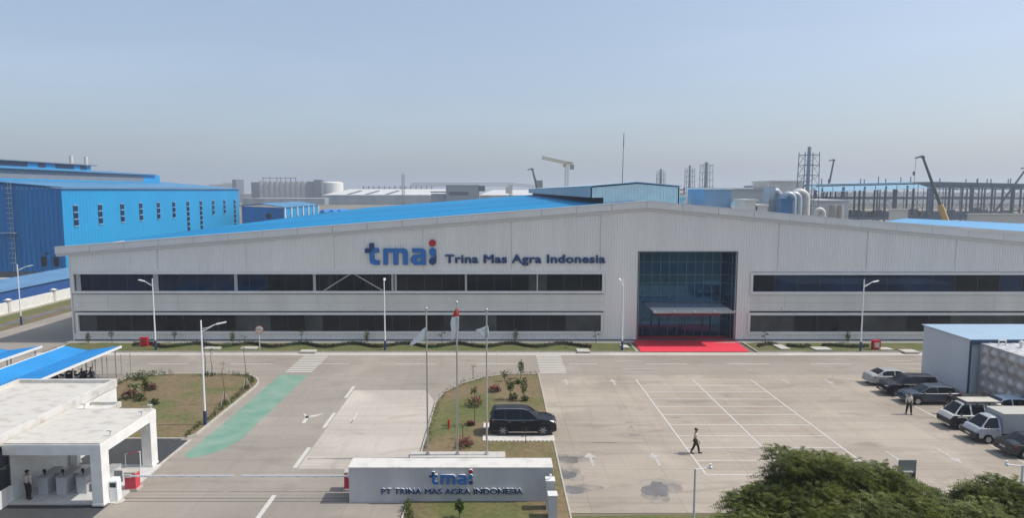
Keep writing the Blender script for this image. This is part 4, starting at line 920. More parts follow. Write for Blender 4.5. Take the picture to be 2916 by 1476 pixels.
for i, (px, py) in enumerate(((185, 842), (15, 800), (70, 798))):
    pass
# ---- big trees in the foreground
def big_tree(x, y, zt, lobes, label, seed, per=64):
    rd = random.Random(seed); t = thing('leafy_tree', label, 'tree', (x, y, 0), 0, 'feathery trees along the bottom edge'); o = t.location
    b = MB(o); zc = zt - 2.6
    b.path([(x, y, 0), (x + .1, y, zc * .5), (x, y + .1, zc * .8)], [.26, .2, .15], 9)
    for (lx, ly, lz, r) in lobes:
        p0 = (x, y + .1, zc * rd.uniform(.55, .8)); p2 = Vector((x + lx, y + ly, zt + lz - r * .85)); pm = (Vector(p0) + p2) / 2 + Vector((0, 0, -.3))
        b.path([p0, pm, p2], [.12, .08, .03], 6)
        for k in range(5):
            q = p2 + Vector((rd.uniform(-.5, .5), rd.uniform(-.5, .5), rd.uniform(-.2, .2))) * r; b.path([pm, (pm + q) / 2 + Vector((0, 0, .15)), q], [.045, .03, .012], 5)
    b.build('trunk', bark, t)
    b = MB(o)
    for (lx, ly, lz, r) in lobes:
        nc = int(26 * r * r) + 8
        for _ in range(nc):
            v = Vector((rd.gauss(0, 1), rd.gauss(0, 1), rd.gauss(.3, .75))).normalized(); v.z = max(v.z, -.6)
            rr = r * rd.uniform(.72, 1.06); cc = Vector((x + lx + v.x * rr, y + ly + v.y * rr, zt + lz + v.z * rr * .62 - r * .62)); cr = rd.uniform(.22, .46)
            for _k in range(int(per * cr)):
                w_ = Vector((rd.gauss(0, 1), rd.gauss(0, 1), rd.gauss(.15, .6))).normalized(); c = cc + Vector((w_.x, w_.y, w_.z * .55)) * cr * rd.uniform(.3, 1)
                # a pinnate spray: arching midrib with paired leaflets
                d = Vector((v.x * .6 + w_.x, v.y * .6 + w_.y, rd.uniform(-.1, .45))).normalized(); side = d.cross(Vector((0, 0, 1))).normalized(); up_ = side.cross(d)
                L_ = rd.uniform(.25, .5); m_ = 6
                for k in range(m_):
                    f = (k + .5) / m_; p = c + d * L_ * f + Vector((0, 0, -.35 * f * f * L_)); ll = .105 * math.sin(math.pi * (.2 + .75 * f)) + .015
                    for s_ in (-1, 1):
                        a = side * s_ * ll + d * .04 + up_ * rd.uniform(-.03, .05); wv = d * .019
                        b.face([p - wv, p + a, p + wv])
    b.build('crown', leafmat_big, t)
leafmat_big = leafmat('leaf_feathery', (.026, .042, .008), (.175, .20, .036), .22)
def tree_px(px0, Y0, label, seed, lob):
    x0 = X(px0, Y0, 7); zt = Z(min(l[1] for l in lob), Y0); L2 = []
    for px, pt, r, *dy in lob:
        yy = Y0 + (dy[0] if dy else 0); zt_l = Z(pt, yy); L2.append((X(px, yy, zt_l - .5 * r) - x0, yy - Y0, zt_l - zt, r))
    big_tree(x0, Y0, zt, L2, label, seed)
tree_px(2300, 24, 'tallest feathery green tree in the middle bottom right', 3, [(2246, 1288, .72), (2342, 1298, .68), (2418, 1318, .6), (2292, 1322, 1.1, .3), (2228, 1350, .62, .2), (2300, 1362, 1.4, -.8), (2415, 1362, 1.1, -.5), (2290, 1410, 1.5, -1.5), (2400, 1430, 1.6, -2)])
tree_px(2130, 23.4, 'lower dark green tree left of the tallest tree', 5, [(2172, 1396, .45), (2135, 1410, .5), (2112, 1432, .42, -.2), (2205, 1422, .8, -.5), (2170, 1446, .9, -.9), (2230, 1462, 1.2, -1.5), (2125, 1466, .65, -1.2)])
tree_px(2540, 24, 'feathery green tree in front of the grey board', 7, [(2512, 1334, .55), (2562, 1362, .62), (2610, 1392, .52), (2480, 1358, .7, -.2), (2535, 1384, 1.1, -.6), (2600, 1424, 1.0, -1), (2520, 1430, 1.6, -1.8), (2670, 1446, .8, -1)])
tree_px(2840, 24, 'feathery green tree in the bottom right corner', 9, [(2852, 1370, .62), (2796, 1390, .5), (2905, 1384, .7), (2758, 1416, .5), (2858, 1412, 1.2, -.6), (2724, 1442, .7, -.7), (2930, 1424, 1.2, -1), (2800, 1450, 1.5, -1.8)])

# ================================================================ VEHICLES
def interp(tab, x):
    if x <= tab[0][0]: return tab[0][1]
    for (a, p), (c, q) in zip(tab[:-1], tab[1:]):
        if a <= x <= c: return p + (q - p) * (0 if c == a else (x - a) / (c - a))
    return tab[-1][1]
def car(name, label, cat, loc, rz, L_, W_, prof, belt, wx, wr, body, wind, rear, pillars, group=None, lower=None, chrome=True, spokes=True, tint=None, rails=False, lowz=.3, tail=True, glass_sides=True, gmat=None, endfront=None):
    t = thing(name, label, cat, loc, rz, group); hw = W_ / 2; x0, x1 = prof[0][0], prof[-1][0]
    xs = sorted(set([round(x0 + (x1 - x0) * i / 46, 3) for i in range(47)] + [round(p[0], 3) for p in prof] + [round(q, 3) for p in pillars for q in p]))
    bt, gs, ws, rw = MB(), MB(), MB(), MB(); lowb = MB()
    def sec(x):
        h = interp(prof, x); e = abs(x) / (L_ / 2); w_ = hw * (1 - .13 * e ** 5); bl = belt(x) if callable(belt) else belt
        zl = lowz
        for c in wx:
            if abs(x - c) < wr * 1.17: zl = max(zl, wr + math.sqrt((wr * 1.17) ** 2 - (x - c) ** 2))
        b_ = min(h - .02, bl); zl = min(zl, b_ - .08); g = max(0, h - b_ - .06)
        return [(w_ - .05, zl), (w_, min(zl + .1, b_ - .05)), (w_, zl + (b_ - zl) * .62), (w_ - .015, b_ - .03), (w_ - .05, b_), (w_ - .05 - g * .36, h - .06 if g > .02 else b_ + .005), (w_ - .15 - g * .36, h - .01), (w_ * .45, h + .01), (0, h + .018)], h - b_
    S = [(x, *sec(x)) for x in xs]
    for (xa, A, ga), (xb, B, gb_) in zip(S[:-1], S[1:]):
        xm = (xa + xb) / 2
        for k in range(8):
            for s_ in (1, -1):
                f = [(xa, s_ * A[k][0], A[k][1]), (xb, s_ * B[k][0], B[k][1]), (xb, s_ * B[k + 1][0], B[k + 1][1]), (xa, s_ * A[k + 1][0], A[k + 1][1])]
                if s_ > 0: f = f[::-1]
                if k == 4 and glass_sides and min(ga, gb_) > .1 and not any(p <= xm <= q for p, q in pillars): gs.face(f)
                elif k >= 6 and wind[0] < xm < wind[1]: ws.face(f)
                elif k >= 6 and rear and rear[0] < xm < rear[1]: rw.face(f)
                elif lower and (k <= 1 or (k == 2 and lower > 1 and (xm > x1 - .5))): lowb.face(f)
                else: bt.face(f)
    for (x, A, g), sgn in ((S[0], -1), (S[-1], 1)):
        pts = [(x, a, z) for a, z in A] + [(x, -a, z) for a, z in A[::-1][1:]]
        (bt if not lower else bt).face(pts if sgn > 0 else pts[::-1])
    bt.build('body', body, t, smooth=38)
    if lower and lowb.f: lowb.build('lower_cladding', black, t, smooth=38)
    gm = gmat or glass_car
    if gs.f:
        for s_ in (1, -1):
            q = MB()
            for f in gs.f:
                if gs.v[f[0]][1] * s_ > 0: q.face([gs.v[k] for k in f])
            q.build('side_window', gm, t)
    ws.build('windshield', gm, t, smooth=30)
    if rw.f: rw.build('rear_window', gm, t, smooth=30)
    ub = MB(); ub.box(x0 + .15, x1 - .15, -hw + .18, hw - .18, lowz - .08, wr * 2 + .1); ub.build('underbody', dark, t)
    for c in wx:
        for s_ in (1, -1):
            ya, yb = s_ * (hw - .24), s_ * (hw - .02)
            wh = MB(); wh.tube((c, ya, wr), (c, yb, wr), wr, wr, 24); wo = wh.build('wheel', dark, t, smooth=40)
            r_ = MB(); r_.tube((c, yb - s_ * .02, wr), (c, yb + s_ * .008, wr), wr * .64, wr * .62, 20); r_.build('rim', mat('rim_dark', (.05, .05, .055), .4, metal=.5) if spokes else mat('rim_silver', (.50, .51, .53), .35, metal=.7), wo)
            if spokes:
                sp = MB()
                for q in range(6):
                    a = q * math.pi / 3; sp.tube((c + math.cos(a) * .05, yb + s_ * .012, wr + math.sin(a) * .05), (c + math.cos(a) * wr * .6, yb + s_ * .012, wr + math.sin(a) * wr * .6), .028, .022, 5)
                sp.build('spokes', mat('rim_silver', (.50, .51, .53), .35, metal=.7), wo)
    return t, S
glass_car = mat('car_glass', (.006, .008, .012), .05, spec=.3)
head = mat('headlamp_lens', (.62, .65, .68), .12, spec=.8); tailm = mat('tail_lamp', (.30, .012, .012), .2)
chromem = mat('chrome', (.60, .61, .62), .18, metal=1); plate = mat('plate_white', (.6, .6, .58), .5)
def lights(t, xf, xr, hw, zf_, zr, fl=.34, face_front=True, rearz=.16):
    for s_ in (1, -1):
        b = MB(); b.hull([(xf - .32, s_ * (hw - .015), zf_), (xf + .015, s_ * (hw - fl), zf_ - .02), (xf + .015, s_ * (hw - fl), zf_ + .11), (xf - .34, s_ * (hw - .015), zf_ + .17), (xf - .06, s_ * (hw - .10), zf_ - .01), (xf - .06, s_ * (hw - .12), zf_ + .15)], [(0, 4, 5, 3), (4, 1, 2, 5)]); b.build('headlight', head, t)
        b = MB(); b.hull([(xr + .3, s_ * (hw + .004), zr), (xr - .01, s_ * (hw - .12), zr), (xr - .01, s_ * (hw - .12), zr + rearz), (xr + .3, s_ * (hw + .004), zr + rearz), (xr - .015, s_ * (hw - .42), zr), (xr - .015, s_ * (hw - .42), zr + rearz)], [(0, 1, 2, 3), (1, 4, 5, 2)]); b.build('tail_light', tailm, t)
def mirrors(t, x, hw, z, m):
    for s_ in (1, -1): b = MB(); b.ball((x, s_ * (hw + .1), z), (.07, .13, .09), 8, 6); b.build('wing_mirror', m, t, smooth=60)
paint = lambda n, c, r=.22: mat(n, c, r, coat=.25, spec=.4, var=.03, scale=2)
# --- large suv on the island pad
b = MB(); b.box(-1.0, 4.05, 46.1, 47.15, .02, .15)
k = 0
while k < 17: b.hull([(-.9 + k * .29, 46.1, .145), (-.75 + k * .29, 45.98, .145), (-.61 + k * .29, 46.1, .145), (-.9 + k * .29, 46.1, .02), (-.75 + k * .29, 45.98, .02), (-.61 + k * .29, 46.1, .02)], [(0, 1, 2), (0, 3, 4, 1), (1, 4, 5, 2)]); k += 1
b.box(-1.0, 4.05, 48.6, 49.7, .02, .15)
tag(b.build('wheel_pad', mat('pale_pad', (.60, .57, .52), .85, var=.08, scale=3)), 'pale concrete wheel pads with scalloped edge under the dark suv', 'parking pad')
suvp = [(-2.40, .60), (-2.37, 1.08), (-2.30, 1.30), (-2.12, 1.76), (-1.95, 1.83), (-.6, 1.86), (.20, 1.82), (.42, 1.76), (1.12, 1.26), (1.25, 1.21), (1.9, 1.14), (2.2, 1.04), (2.34, .86), (2.40, .62)]
t, S_ = car('suv', 'large dark navy suv parked across pale pads on the island', 'suv', (1.85, 47.85, .15), 0, 4.8, 1.86, suvp, 1.17, (-1.42, 1.42), .39, paint('suv_paint', (.004, .008, .018), .16), (.42, 1.12), (-2.30, -2.12), [(-2.4, -2.02), (-1.30, -1.18), (-.22, -.12), (.95, 1.2)], None, 0)
lights(t, 2.36, -2.36, .88, .82, 1.0); mirrors(t, .88, .92, 1.2, paint('suv_paint', (.008, .014, .032)))
for s_ in (1, -1):
    b = MB(); b.box(-1.02, 1.02, s_ * .93 - .05, s_ * .93 + .05, .27, .33); b.build('side_step', chromem, t)
    b = MB(); b.path([(-2.2, s_ * .90, 1.18), (-1.3, s_ * .915, 1.17), (-1.15, s_ * .915, 1.12), (.95, s_ * .915, 1.15)], .013, 5); b.build('chrome_strip', chromem, t)
    for hx in (-.95, .05): b = MB(); b.box(hx - .09, hx + .09, s_ * .935 - .02, s_ * .935 + .02, .99, 1.03); b.build('door_handle', chromem, t)
    b = MB(); b.path([(-1.9, s_ * .62, 1.84), (-1.8, s_ * .62, 1.9), (.1, s_ * .62, 1.88), (.25, s_ * .62, 1.8)], .02, 5); b.build('roof_rail', steel, t)
b = MB(); b.box(2.34, 2.42, -.5, .5, .62, .9); b.build('grille', chromem, t)
b = MB(); b.box(2.36, 2.44, -.26, .26, .48, .6); b.build('number_plate', black, t)
# --- parked cars on the right, noses towards the yard (west)
W180 = math.pi
PG = 'vehicles parked along the right side of the yard'
sedp = [(-2.25, .55), (-2.22, .92), (-2.1, 1.0), (-1.65, 1.05), (-1.05, 1.36), (-.8, 1.42), (.1, 1.44), (.35, 1.39), (1.05, 1.02), (1.2, .98), (1.9, .86), (2.18, .72), (2.25, .5)]
t, _ = car('sedan', 'silver sedan parked tail first toward the yard, farthest in the row', 'car', (33.6 + 2.25, 60.6, 0), 0, 4.5, 1.75, sedp, .93, (-1.32, 1.36), .31, paint('silver_paint', (.36, .37, .37), .3), (.35, 1.05), (-1.65, -1.05), [(-2.3, -1.25), (-.22, -.12), (.85, 1.2)], PG, 0, spokes=False)
lights(t, 2.2, -2.2, .84, .62, .72, rearz=.14); mirrors(t, .75, .87, .98, paint('silver_paint', (.36, .37, .37)))
b = MB(); b.box(-2.27, -2.24, -.24, .24, .55, .66); b.build('number_plate', plate, t)
mpv = [(-2.25, .6), (-2.22, 1.1), (-2.05, 1.6), (-1.85, 1.68), (-.3, 1.72), (.35, 1.66), (1.2, 1.18), (1.35, 1.12), (1.95, 1.0), (2.2, .82), (2.27, .55)]
t, _ = car('minivan', 'black people carrier parked between the silver sedan and the dark grey hatchback', 'car', (33.2 + 2.27, 57.6, 0), W180, 4.5, 1.76, mpv, 1.06, (-1.35, 1.4), .33, paint('black_paint', (.012, .013, .016), .18), (.35, 1.2), (-2.22, -2.05), [(-2.3, -1.95), (-1.1, -1.0), (-.05, .05), (1.0, 1.3)], PG, 0)
lights(t, 2.2, -2.2, .84, .78, .9); mirrors(t, .95, .87, 1.12, paint('black_paint', (.012, .013, .016)))
b = MB(); b.box(2.24, 2.30, -.26, .26, .45, .57); b.build('number_plate', plate, t)
hat = [(-2.05, .55), (-2.02, 1.0), (-1.85, 1.2), (-1.35, 1.44), (-.9, 1.5), (.1, 1.5), (.4, 1.44), (1.15, 1.04), (1.3, 1.0), (1.8, .9), (2.0, .75), (2.08, .5)]
t, _ = car('hatchback', 'dark grey hatchback parked nose toward the yard, beside the man in dark clothes', 'car', (33.55 + 2.3, 55.2, 0), W180, 4.16, 1.74, [(x * 1.1, z) for x, z in hat], .98, (-1.36, 1.42), .32, paint('slate_paint', (.04, .055, .078), .22), (.44, 1.26), (-2.03, -1.4), [(-2.4, -1.62), (-.25, -.14), (1.05, 1.4)], PG, 0, spokes=False)
lights(t, 2.22, -2.2, .83, .68, .82); mirrors(t, 1.0, .86, 1.05, paint('slate_paint', (.04, .055, .078)))
van = [(-2.05, .6), (-2.03, 1.5), (-1.95, 1.82), (-1.7, 1.88), (.9, 1.90), (1.1, 1.84), (1.72, 1.16), (1.86, 1.08), (2.02, .86), (2.05, .5)]
t, _ = car('van', 'white van with dark bumper and roof rack loaded with panels', 'van', (33.2 + 2.05, 49.3, 0), W180, 4.1, 1.68, van, 1.12, (-1.3, 1.25), .3, paint('cream_white_paint', (.66, .64, .58), .3), (1.1, 1.72), (-2.03, -1.95), [(-2.1, -1.85), (-.55, -.45), (.45, .58), (1.55, 1.9)], PG, 2, spokes=False)
lights(t, 2.0, -2.02, .8, .82, .9, .3); mirrors(t, 1.4, .84, 1.22, black)
b = MB()
for y_ in (-.68, .68): b.tube((-1.8, y_, 2.02), (1.0, y_, 2.02), .03, n=6)
for x_ in (-1.7, -.8, .1, .95): b.tube((x_, -.7, 2.0), (x_, .7, 2.0), .025, n=6); b.box(x_ - .03, x_ + .03, -.7, -.64, 1.85, 2.0); b.box(x_ - .03, x_ + .03, .64, .7, 1.85, 2.0)
b.build('roof_rack', black, t)
b = MB(); b.box(-1.65, .8, -.58, .58, 2.05, 2.09); b.build('rack_panel', mat('beige_panel', (.50, .47, .40), .7, var=.08), t)
b = MB(); b.box(1.98, 2.08, -.76, .76, .42, .78); b.build('front_bumper', black, t)
# silver box truck
trk = [(.35, .62), (.36, 1.70), (.42, 1.82), (.95, 1.84), (1.12, 1.76), (1.72, 1.12), (1.88, 1.04), (2.05, .84), (2.08, .5)]
t, _ = car('box_truck', 'small silver box truck with grey cargo box, parked in front of the white van', 'truck', (33.2 + 2.08, 46.6, 0), W180, 4.16, 1.68, trk, 1.10, (1.22,), .3, paint('silver_truck_paint', (.42, .44, .47), .3), (1.12, 1.72), None, [(.3, .52), (1.52, 1.9)], PG, 0, spokes=False, lowz=.36)
lights(t, 2.03, .3, .8, .82, .9, .3); mirrors(t, 1.42, .84, 1.22, black)
b = MB(); b.box(1.9, 2.12, -.82, .82, .36, .74); b.build('front_bumper', black, t); b = MB(); b.box(2.12, 2.14, -.24, .24, .48, .6); b.build('number_plate', plate, t)
b = MB(); b.box(-2.35, .30, -.88, .88, .74, 2.12)
b.build('cargo_box', mat('cargo_grey', (.36, .38, .39), .5, var=.06), t)
b = MB(); b.box(-2.38, .33, -.9, .9, 2.12, 2.16); b.build('cargo_roof', mat('cargo_roof_grey', (.44, .43, .38), .6), t)
b = MB(); b.box(-2.3, .3, -.4, .4, .45, .72)
b.build('chassis', dark, t)
for s_ in (1, -1):
    wh = MB(); wh.tube((-1.35, s_ * .58, .3), (-1.35, s_ * .82, .3), .3, .3, 20); wo = wh.build('wheel', dark, t, smooth=40); r_ = MB(); r_.tube((-1.35, s_ * .80, .3), (-1.35, s_ * .83, .3), .18, .18, 16); r_.build('rim', mat('rim_silver', (.5, .51, .53)), wo)
    b = MB(); b.box(.6, .7, s_ * .845 - .015, s_ * .845 + .015, .95, .98); b.build('door_handle', black, t)
t, _ = car('sedan', 'black car cut off by the right frame edge, tail with red lamps toward the yard', 'car', (33.6 + 2.25, 43.9, 0), 0, 4.5, 1.75, sedp, .93, (-1.32, 1.36), .31, paint('black_paint', (.012, .013, .016), .18), (.35, 1.05), (-1.65, -1.05), [(-2.3, -1.25), (-.22, -.12), (.85, 1.2)], PG, 0, spokes=False)
lights(t, 2.2, -2.2, .84, .62, .74, rearz=.15)
b = MB(); b.box(-2.27, -2.24, -.24, .24, .55, .66); b.build('number_plate', plate, t)
t, _ = car('hatchback', 'pale blue silver car behind the white van at the right frame edge', 'car', (39.5, 51.9, 0), W180, 4.16, 1.74, [(x * 1.05, z) for x, z in hat], .98, (-1.3, 1.36), .31, paint('pale_blue_paint', (.42, .52, .62), .25), (.42, 1.2), (-1.94, -1.3), [(-2.4, -1.5), (-.25, -.14), (1.0, 1.4)], PG, 0, spokes=False)
lights(t, 2.12, -2.12, .83, .68, .82)
# motorcycles under the shed
def moto(x, y, rz, label):
    t = thing('motorcycle', label, 'motorcycle', (x, y, 0), rz, 'motorcycles parked under the blue shed')
    for c in (-.62, .62):
        b = MB(); b.tube((c, -.05, .29), (c, .05, .29), .29, .29, 16); b.build('wheel', dark, t)
    b = MB(); b.path([(-.6, 0, .45), (-.35, 0, .62), (0, 0, .42), (.25, 0, .45), (.5, 0, .8)], [.08, .13, .12, .1, .07], 8); b.build('body', mat('moto_dark', (.03, .03, .035), .3), t, smooth=60)
    b = MB(); b.path([(-.85, 0, .76), (-.4, 0, .78), (.05, 0, .72)], [.07, .11, .09], 8); b.build('seat', black, t, smooth=60)
    b = MB(); b.tube((.62, 0, .3), (.45, 0, .95), .03); b.tube((.42, -.33, 1.0), (.42, .33, 1.0), .02); b.ball((.5, 0, .92), (.1, .1, .12), 8, 6)
    for s_ in (1, -1): b.tube((.42, s_ * .25, 1.0), (.38, s_ * .33, 1.22), .012, n=5); b.ball((.38, s_ * .34, 1.25), (.02, .06, .04), 6, 4)
    b.build('handlebar', mat('moto_grey', (.2, .2, .21), .3), t)
moto(-39.1, 62.0, R(10), 'dark motorcycle parked sideways under the shed edge'); moto(-38.2, 62.2, R(80), 'dark motorcycle seen end-on under the shed edge'); moto(-40.3, 61.9, R(15), 'dark motorcycle farthest left under the shed')

# ================================================================ PEOPLE
skin = mat('skin', (.26, .14, .085), .6); hair = mat('hair_black', (.012, .01, .01), .6)
def skinmesh(name, chains, m, parent, sub=1):
    """chains: lists of (x,y,z,r) sharing points; one continuous skinned surface"""
    vs, ed, rr, ix = [], [], [], {}
    for ch in chains:
        pr = None
        for (x, y, z, r) in ch:
            k = (round(x, 3), round(y, 3), round(z, 3))
            if k not in ix: ix[k] = len(vs); vs.append((x, y, z)); rr.append(r)
            if pr is not None and pr != ix[k]: ed.append((pr, ix[k]))
            pr = ix[k]
    me = bpy.data.meshes.new(name); me.from_pydata(vs, ed, []); o = bpy.data.objects.new(name + '_tmp', me); COL.objects.link(o)
    sk = o.modifiers.new('skin', 'SKIN'); sk.use_smooth_shade = True
    for i, v in enumerate(me.skin_vertices[0].data): 
        r = rr[i]; v.radius = r if isinstance(r, tuple) else (r, r); v.use_root = (i == 0)
    su = o.modifiers.new('sub', 'SUBSURF'); su.levels = sub; su.render_levels = sub
    dg = bpy.context.evaluated_depsgraph_get(); m2 = bpy.data.meshes.new_from_object(o.evaluated_get(dg)); bpy.data.objects.remove(o)
    m2.materials.clear(); m2.materials.append(m)
    for p in m2.polygons: p.use_smooth = True
    ob = bpy.data.objects.new(name, m2); COL.objects.link(ob); ob.parent = parent; return ob
def person(loc, rz, label, shirt, pants, stride=.0, arms=((-.05, .12), (.12, -.1)), cap=None, feet=None, group=None, face=0, bag=False, s=1.0):
    """faces +x; stride: half step length; arms: ((elbow dx, hand dx) left, right)"""
    t = thing('person', label, 'person', loc, rz, group); t.scale = (s, s, s)
    f = feet or ((stride, .11), (-stride, -.11)); hp = .93
    legs, armsC, sl_ = [], [], []
    for (fx, fyy), sd in zip(f, (1, -1)):
        kx = fx * .5 + .04; 
        lift = .06 if fx < -.15 else 0
        legs.append([(0, 0, hp, .12), (0, sd * .095, hp - .06, .095), (kx, (sd * .1 + fyy) / 2, .5 + lift, .062), (fx - .02, fyy, .10 + lift, .042), (fx + .05, fyy, .045 + lift * .6, .04), (fx + .16, fyy, .03, .03)])
    hands = []
    for (ex, hx), sd in zip(arms, (1, -1)):
        sh = (0.0, sd * .185, 1.40); el = (ex, sd * .235, 1.14); wr_ = (hx, sd * .235, .90 + abs(hx) * .25); kn = (hx + .02, sd * .235, wr_[2] - .08)
        armsC.append([(0, 0, 1.38, .10), (*sh, .055), (*el, .04), (*wr_, .027), (*kn, .032)])
        for q, (dx, ln_) in enumerate(((.028, .065), (.010, .075), (-.010, .07), (-.026, .055))):
            armsC.append([(*kn, .032), (kn[0] + dx, kn[1] + .004, kn[2] - .045, .009), (kn[0] + dx + .006, kn[1] - sd * .01, kn[2] - .045 - ln_ * .5, .0085), (kn[0] + dx + .012, kn[1] - sd * .022, kn[2] - .045 - ln_, .007)])
        armsC.append([(*kn, .032), (kn[0] + .042, kn[1] - sd * .01, kn[2] - .0, .010), (kn[0] + .06, kn[1] - sd * .015, kn[2] - .04, .008)])
        sl_.append([(0, 0, 1.38, (.15, .12)), (sh[0], sh[1], sh[2] - .005, .072), (el[0], el[1], el[2], .055), (wr_[0] * .95 + el[0] * .05, wr_[1], wr_[2] + .03, .04)])
    head_ = [(0, 0, hp, .12), (.0, 0, 1.15, (.135, .10)), (0, 0, 1.38, .10), (.005, 0, 1.47, .055), (.015, 0, 1.55, .07), (.02, 0, 1.61, (.082, .092)), (.012, 0, 1.67, (.078, .088)), (.0, 0, 1.72, .05)]
    nose = [(.02, 0, 1.61, (.082, .092)), (.118, 0, 1.60, .014)]
    body = skinmesh('body', [head_, nose] + legs + armsC, skin, t, 1)
    tr = [[(0, 0, hp, (.15, .12))] + [(x, y, z, r + .028) for x, y, z, r in L2[1:4]] for L2 in legs]
    tr.append([(0, 0, hp, (.15, .12)), (0, 0, hp + .09, (.15, .115))]); skinmesh('trousers', tr, pants, t, 1)
    to = [[(0, 0, hp + .03, (.17, .13)), (0, 0, 1.12, (.165, .125)), (0, 0, 1.38, (.15, .12)), (0, 0, 1.45, .08)]] + sl_
    skinmesh('shirt', to, shirt, t, 1)
    for (fx, fyy) in f:
        lift = .06 if fx < -.15 else 0
        b = MB(); b.path([(fx - .08, fyy, .06 + lift), (fx + .03, fyy, .055 + lift * .7), (fx + .19, fyy, .035)], [.048, .052, .03], 8); b.build('shoe', black, t, smooth=60)
    if cap:
        b = MB(); b.ball((.0, 0, 1.68), (.115, .102, .085), 12, 7); b.hull([(.09, -.07, 1.665), (.20, -.045, 1.655), (.20, .045, 1.655), (.09, .07, 1.665), (.09, -.07, 1.68), (.09, .07, 1.68)], [(0, 1, 2, 3), (4, 1, 2, 5)]); b.build('cap', cap, t, smooth=60)
    else:
        b = MB(); b.ball((-.02, 0, 1.66), (.108, .098, .10), 12, 7); b.build('hair', hair, t, smooth=60)
    for s_ in (1, -1): b = MB(); b.ball((.098, s_ * .033, 1.625), .011, 6, 4); b.build('eye', black, t)
    b = MB(); b.box(-.14, .14, -.16, .16, .965, 1.0); b.build('belt', black, t)
    if bag: b = MB(); b.ball((-.1, -.19, .95), (.12, .06, .1), 10, 6); b.path([(-.1, -.19, 1.02), (.02, -.13, 1.3), (0, 0, 1.5)], .012, 5); b.build('shoulder_bag', black, t)
    return t
cream = mat('cream_shirt', (.58, .54, .46), .85); blackt = mat('black_trousers', (.016, .015, .015), .85); dkshirt = mat('dark_shirt', (.012, .014, .02), .85); jeans = mat('dark_jeans', (.03, .05, .08), .85); brownt = mat('dark_brown_trousers', (.03, .022, .018), .85)
gx, gy = G(1980, 1293); person((gx, gy, 0), R(-12), 'man in cream shirt and dark cap walking right across the parking bays', cream, brownt, .27, ((-.08, .06), (.05, .2)), cap=black, bag=True)
gx, gy = G(2587, 1181); person((gx, gy, 0), R(-100), 'man in cream shirt and black trousers standing left of the dark grey hatchback', cream, blackt, .0, ((.0, .05), (.0, .05)), feet=((.08, .17), (-.06, -.16)), s=.98)
gx, gy = G(2702, 1179); person((gx, gy, 0), R(-110), 'man in dark top and jeans standing behind the white van', dkshirt, jeans, .0, ((.02, .12), (.02, .1)), feet=((.05, .15), (-.04, -.13)))
gx, gy = G(82, 1428); person((gx, gy, .1), R(80), 'guard in cream shirt and dark cap seen from behind under the gate canopy', cream, blackt, .0, ((.02, .04), (-.02, .0)), feet=((.05, .12), (-.05, -.13)), cap=black, s=.98)

# ================================================================ LEFT PERIMETER
pw = thing('perimeter_wall', 'long white boundary wall with capped piers along the left side road', 'wall', (-69.1, 100, 0))
b = MB(pw.location); b.box(-69.3, -69.1, 62, 140, 0, 1.8); b.build('wall_panel', white, pw)
b = MB(pw.location); b.box(-69.45, -68.9, 62, 140, 0, .28); b.build('footing', walkc, pw)
for y in (68, 77, 86, 95.5, 105.5, 116, 127):
    b = MB(pw.location); b.box(-69.42, -68.98, y - .22, y + .22, 0, 2.05); p = b.build('pier', offwhite, pw)
    b = MB(pw.location); b.prism([(-69.6, y - .4), (-68.8, y - .4), (-68.8, y + .4), (-69.6, y + .4)], 2.05, 2.12); b.ball((-69.2, y, 2.12), (.36, .36, .16), 10, 5); b.build('pier_cap', white, p)
bf = thing('blue_shed', 'long low shed with dark blue wall and pale blue roof behind the white boundary wall', 'building', (-74, 95, 0))
b = MB(bf.location); b.box(-79, -71.2, 62, 128, 0, 3.0); b.build('wall', mat('shed_wall_navy', (.03, .10, .30), .6, var=.08), bf)
b = MB(bf.location); b.prof([(-79.2, 3.3), (-71.0, 2.98), (-71.0, 3.06), (-79.2, 3.38)], 61.8, 128.2); b.build('roof', mat('shed_roof_grey_blue', (.12, .25, .42), .5, var=.1, scale=.3), bf)
sheet('yard_asphalt', rect(-140, -80, 80, 128), .02, mat('grey_yard', (.15, .15, .15), .9, col2=(.20, .185, .16), scale=.12))
sheet('far_verge', rect(-140, -73, 128.5, 134), .03, grassm); sheet('far_pavement', rect(-140, -73, 134, 136.6), .05, walkc)
# ================================================================ BIG BLUE HALL (left)
bh = thing('blue_hall', 'huge bright blue hall with tall slit windows and a raised roof light', 'building', (-100, 137, 0))
def B(): return MB(bh.location)
bx = -87.0; BZ = Z(536.8, 137); 
slp = .085
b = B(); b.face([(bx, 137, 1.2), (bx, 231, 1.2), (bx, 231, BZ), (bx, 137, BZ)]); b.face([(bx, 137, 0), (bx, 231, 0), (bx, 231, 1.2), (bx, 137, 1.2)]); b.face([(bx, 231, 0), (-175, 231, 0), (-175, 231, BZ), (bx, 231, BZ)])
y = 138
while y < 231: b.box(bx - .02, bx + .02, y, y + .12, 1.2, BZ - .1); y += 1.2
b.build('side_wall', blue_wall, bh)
b = B()
x = bx
while x > -160:
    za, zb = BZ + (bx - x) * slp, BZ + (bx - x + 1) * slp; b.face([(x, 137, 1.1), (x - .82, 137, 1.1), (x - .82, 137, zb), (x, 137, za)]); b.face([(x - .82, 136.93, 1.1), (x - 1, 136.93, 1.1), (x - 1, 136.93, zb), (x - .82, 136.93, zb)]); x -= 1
b.build('front_wall', blue_shaded, bh)
b = B(); b.box(-160, bx - .02, 136.85, 137.05, 0, 1.15); b.build('wall_base', plinthm, bh)
b = B(); b.prof([(bx + .5, BZ + .1), (bx + .5, BZ + .3), (-160, BZ + .3 + 73 * slp), (-160, BZ + .1 + 73 * slp)], 136.6, 231.3); b.build('roof', mat('roof_muted_blue', (.06, .22, .40), .45, var=.1, scale=.1), bh)
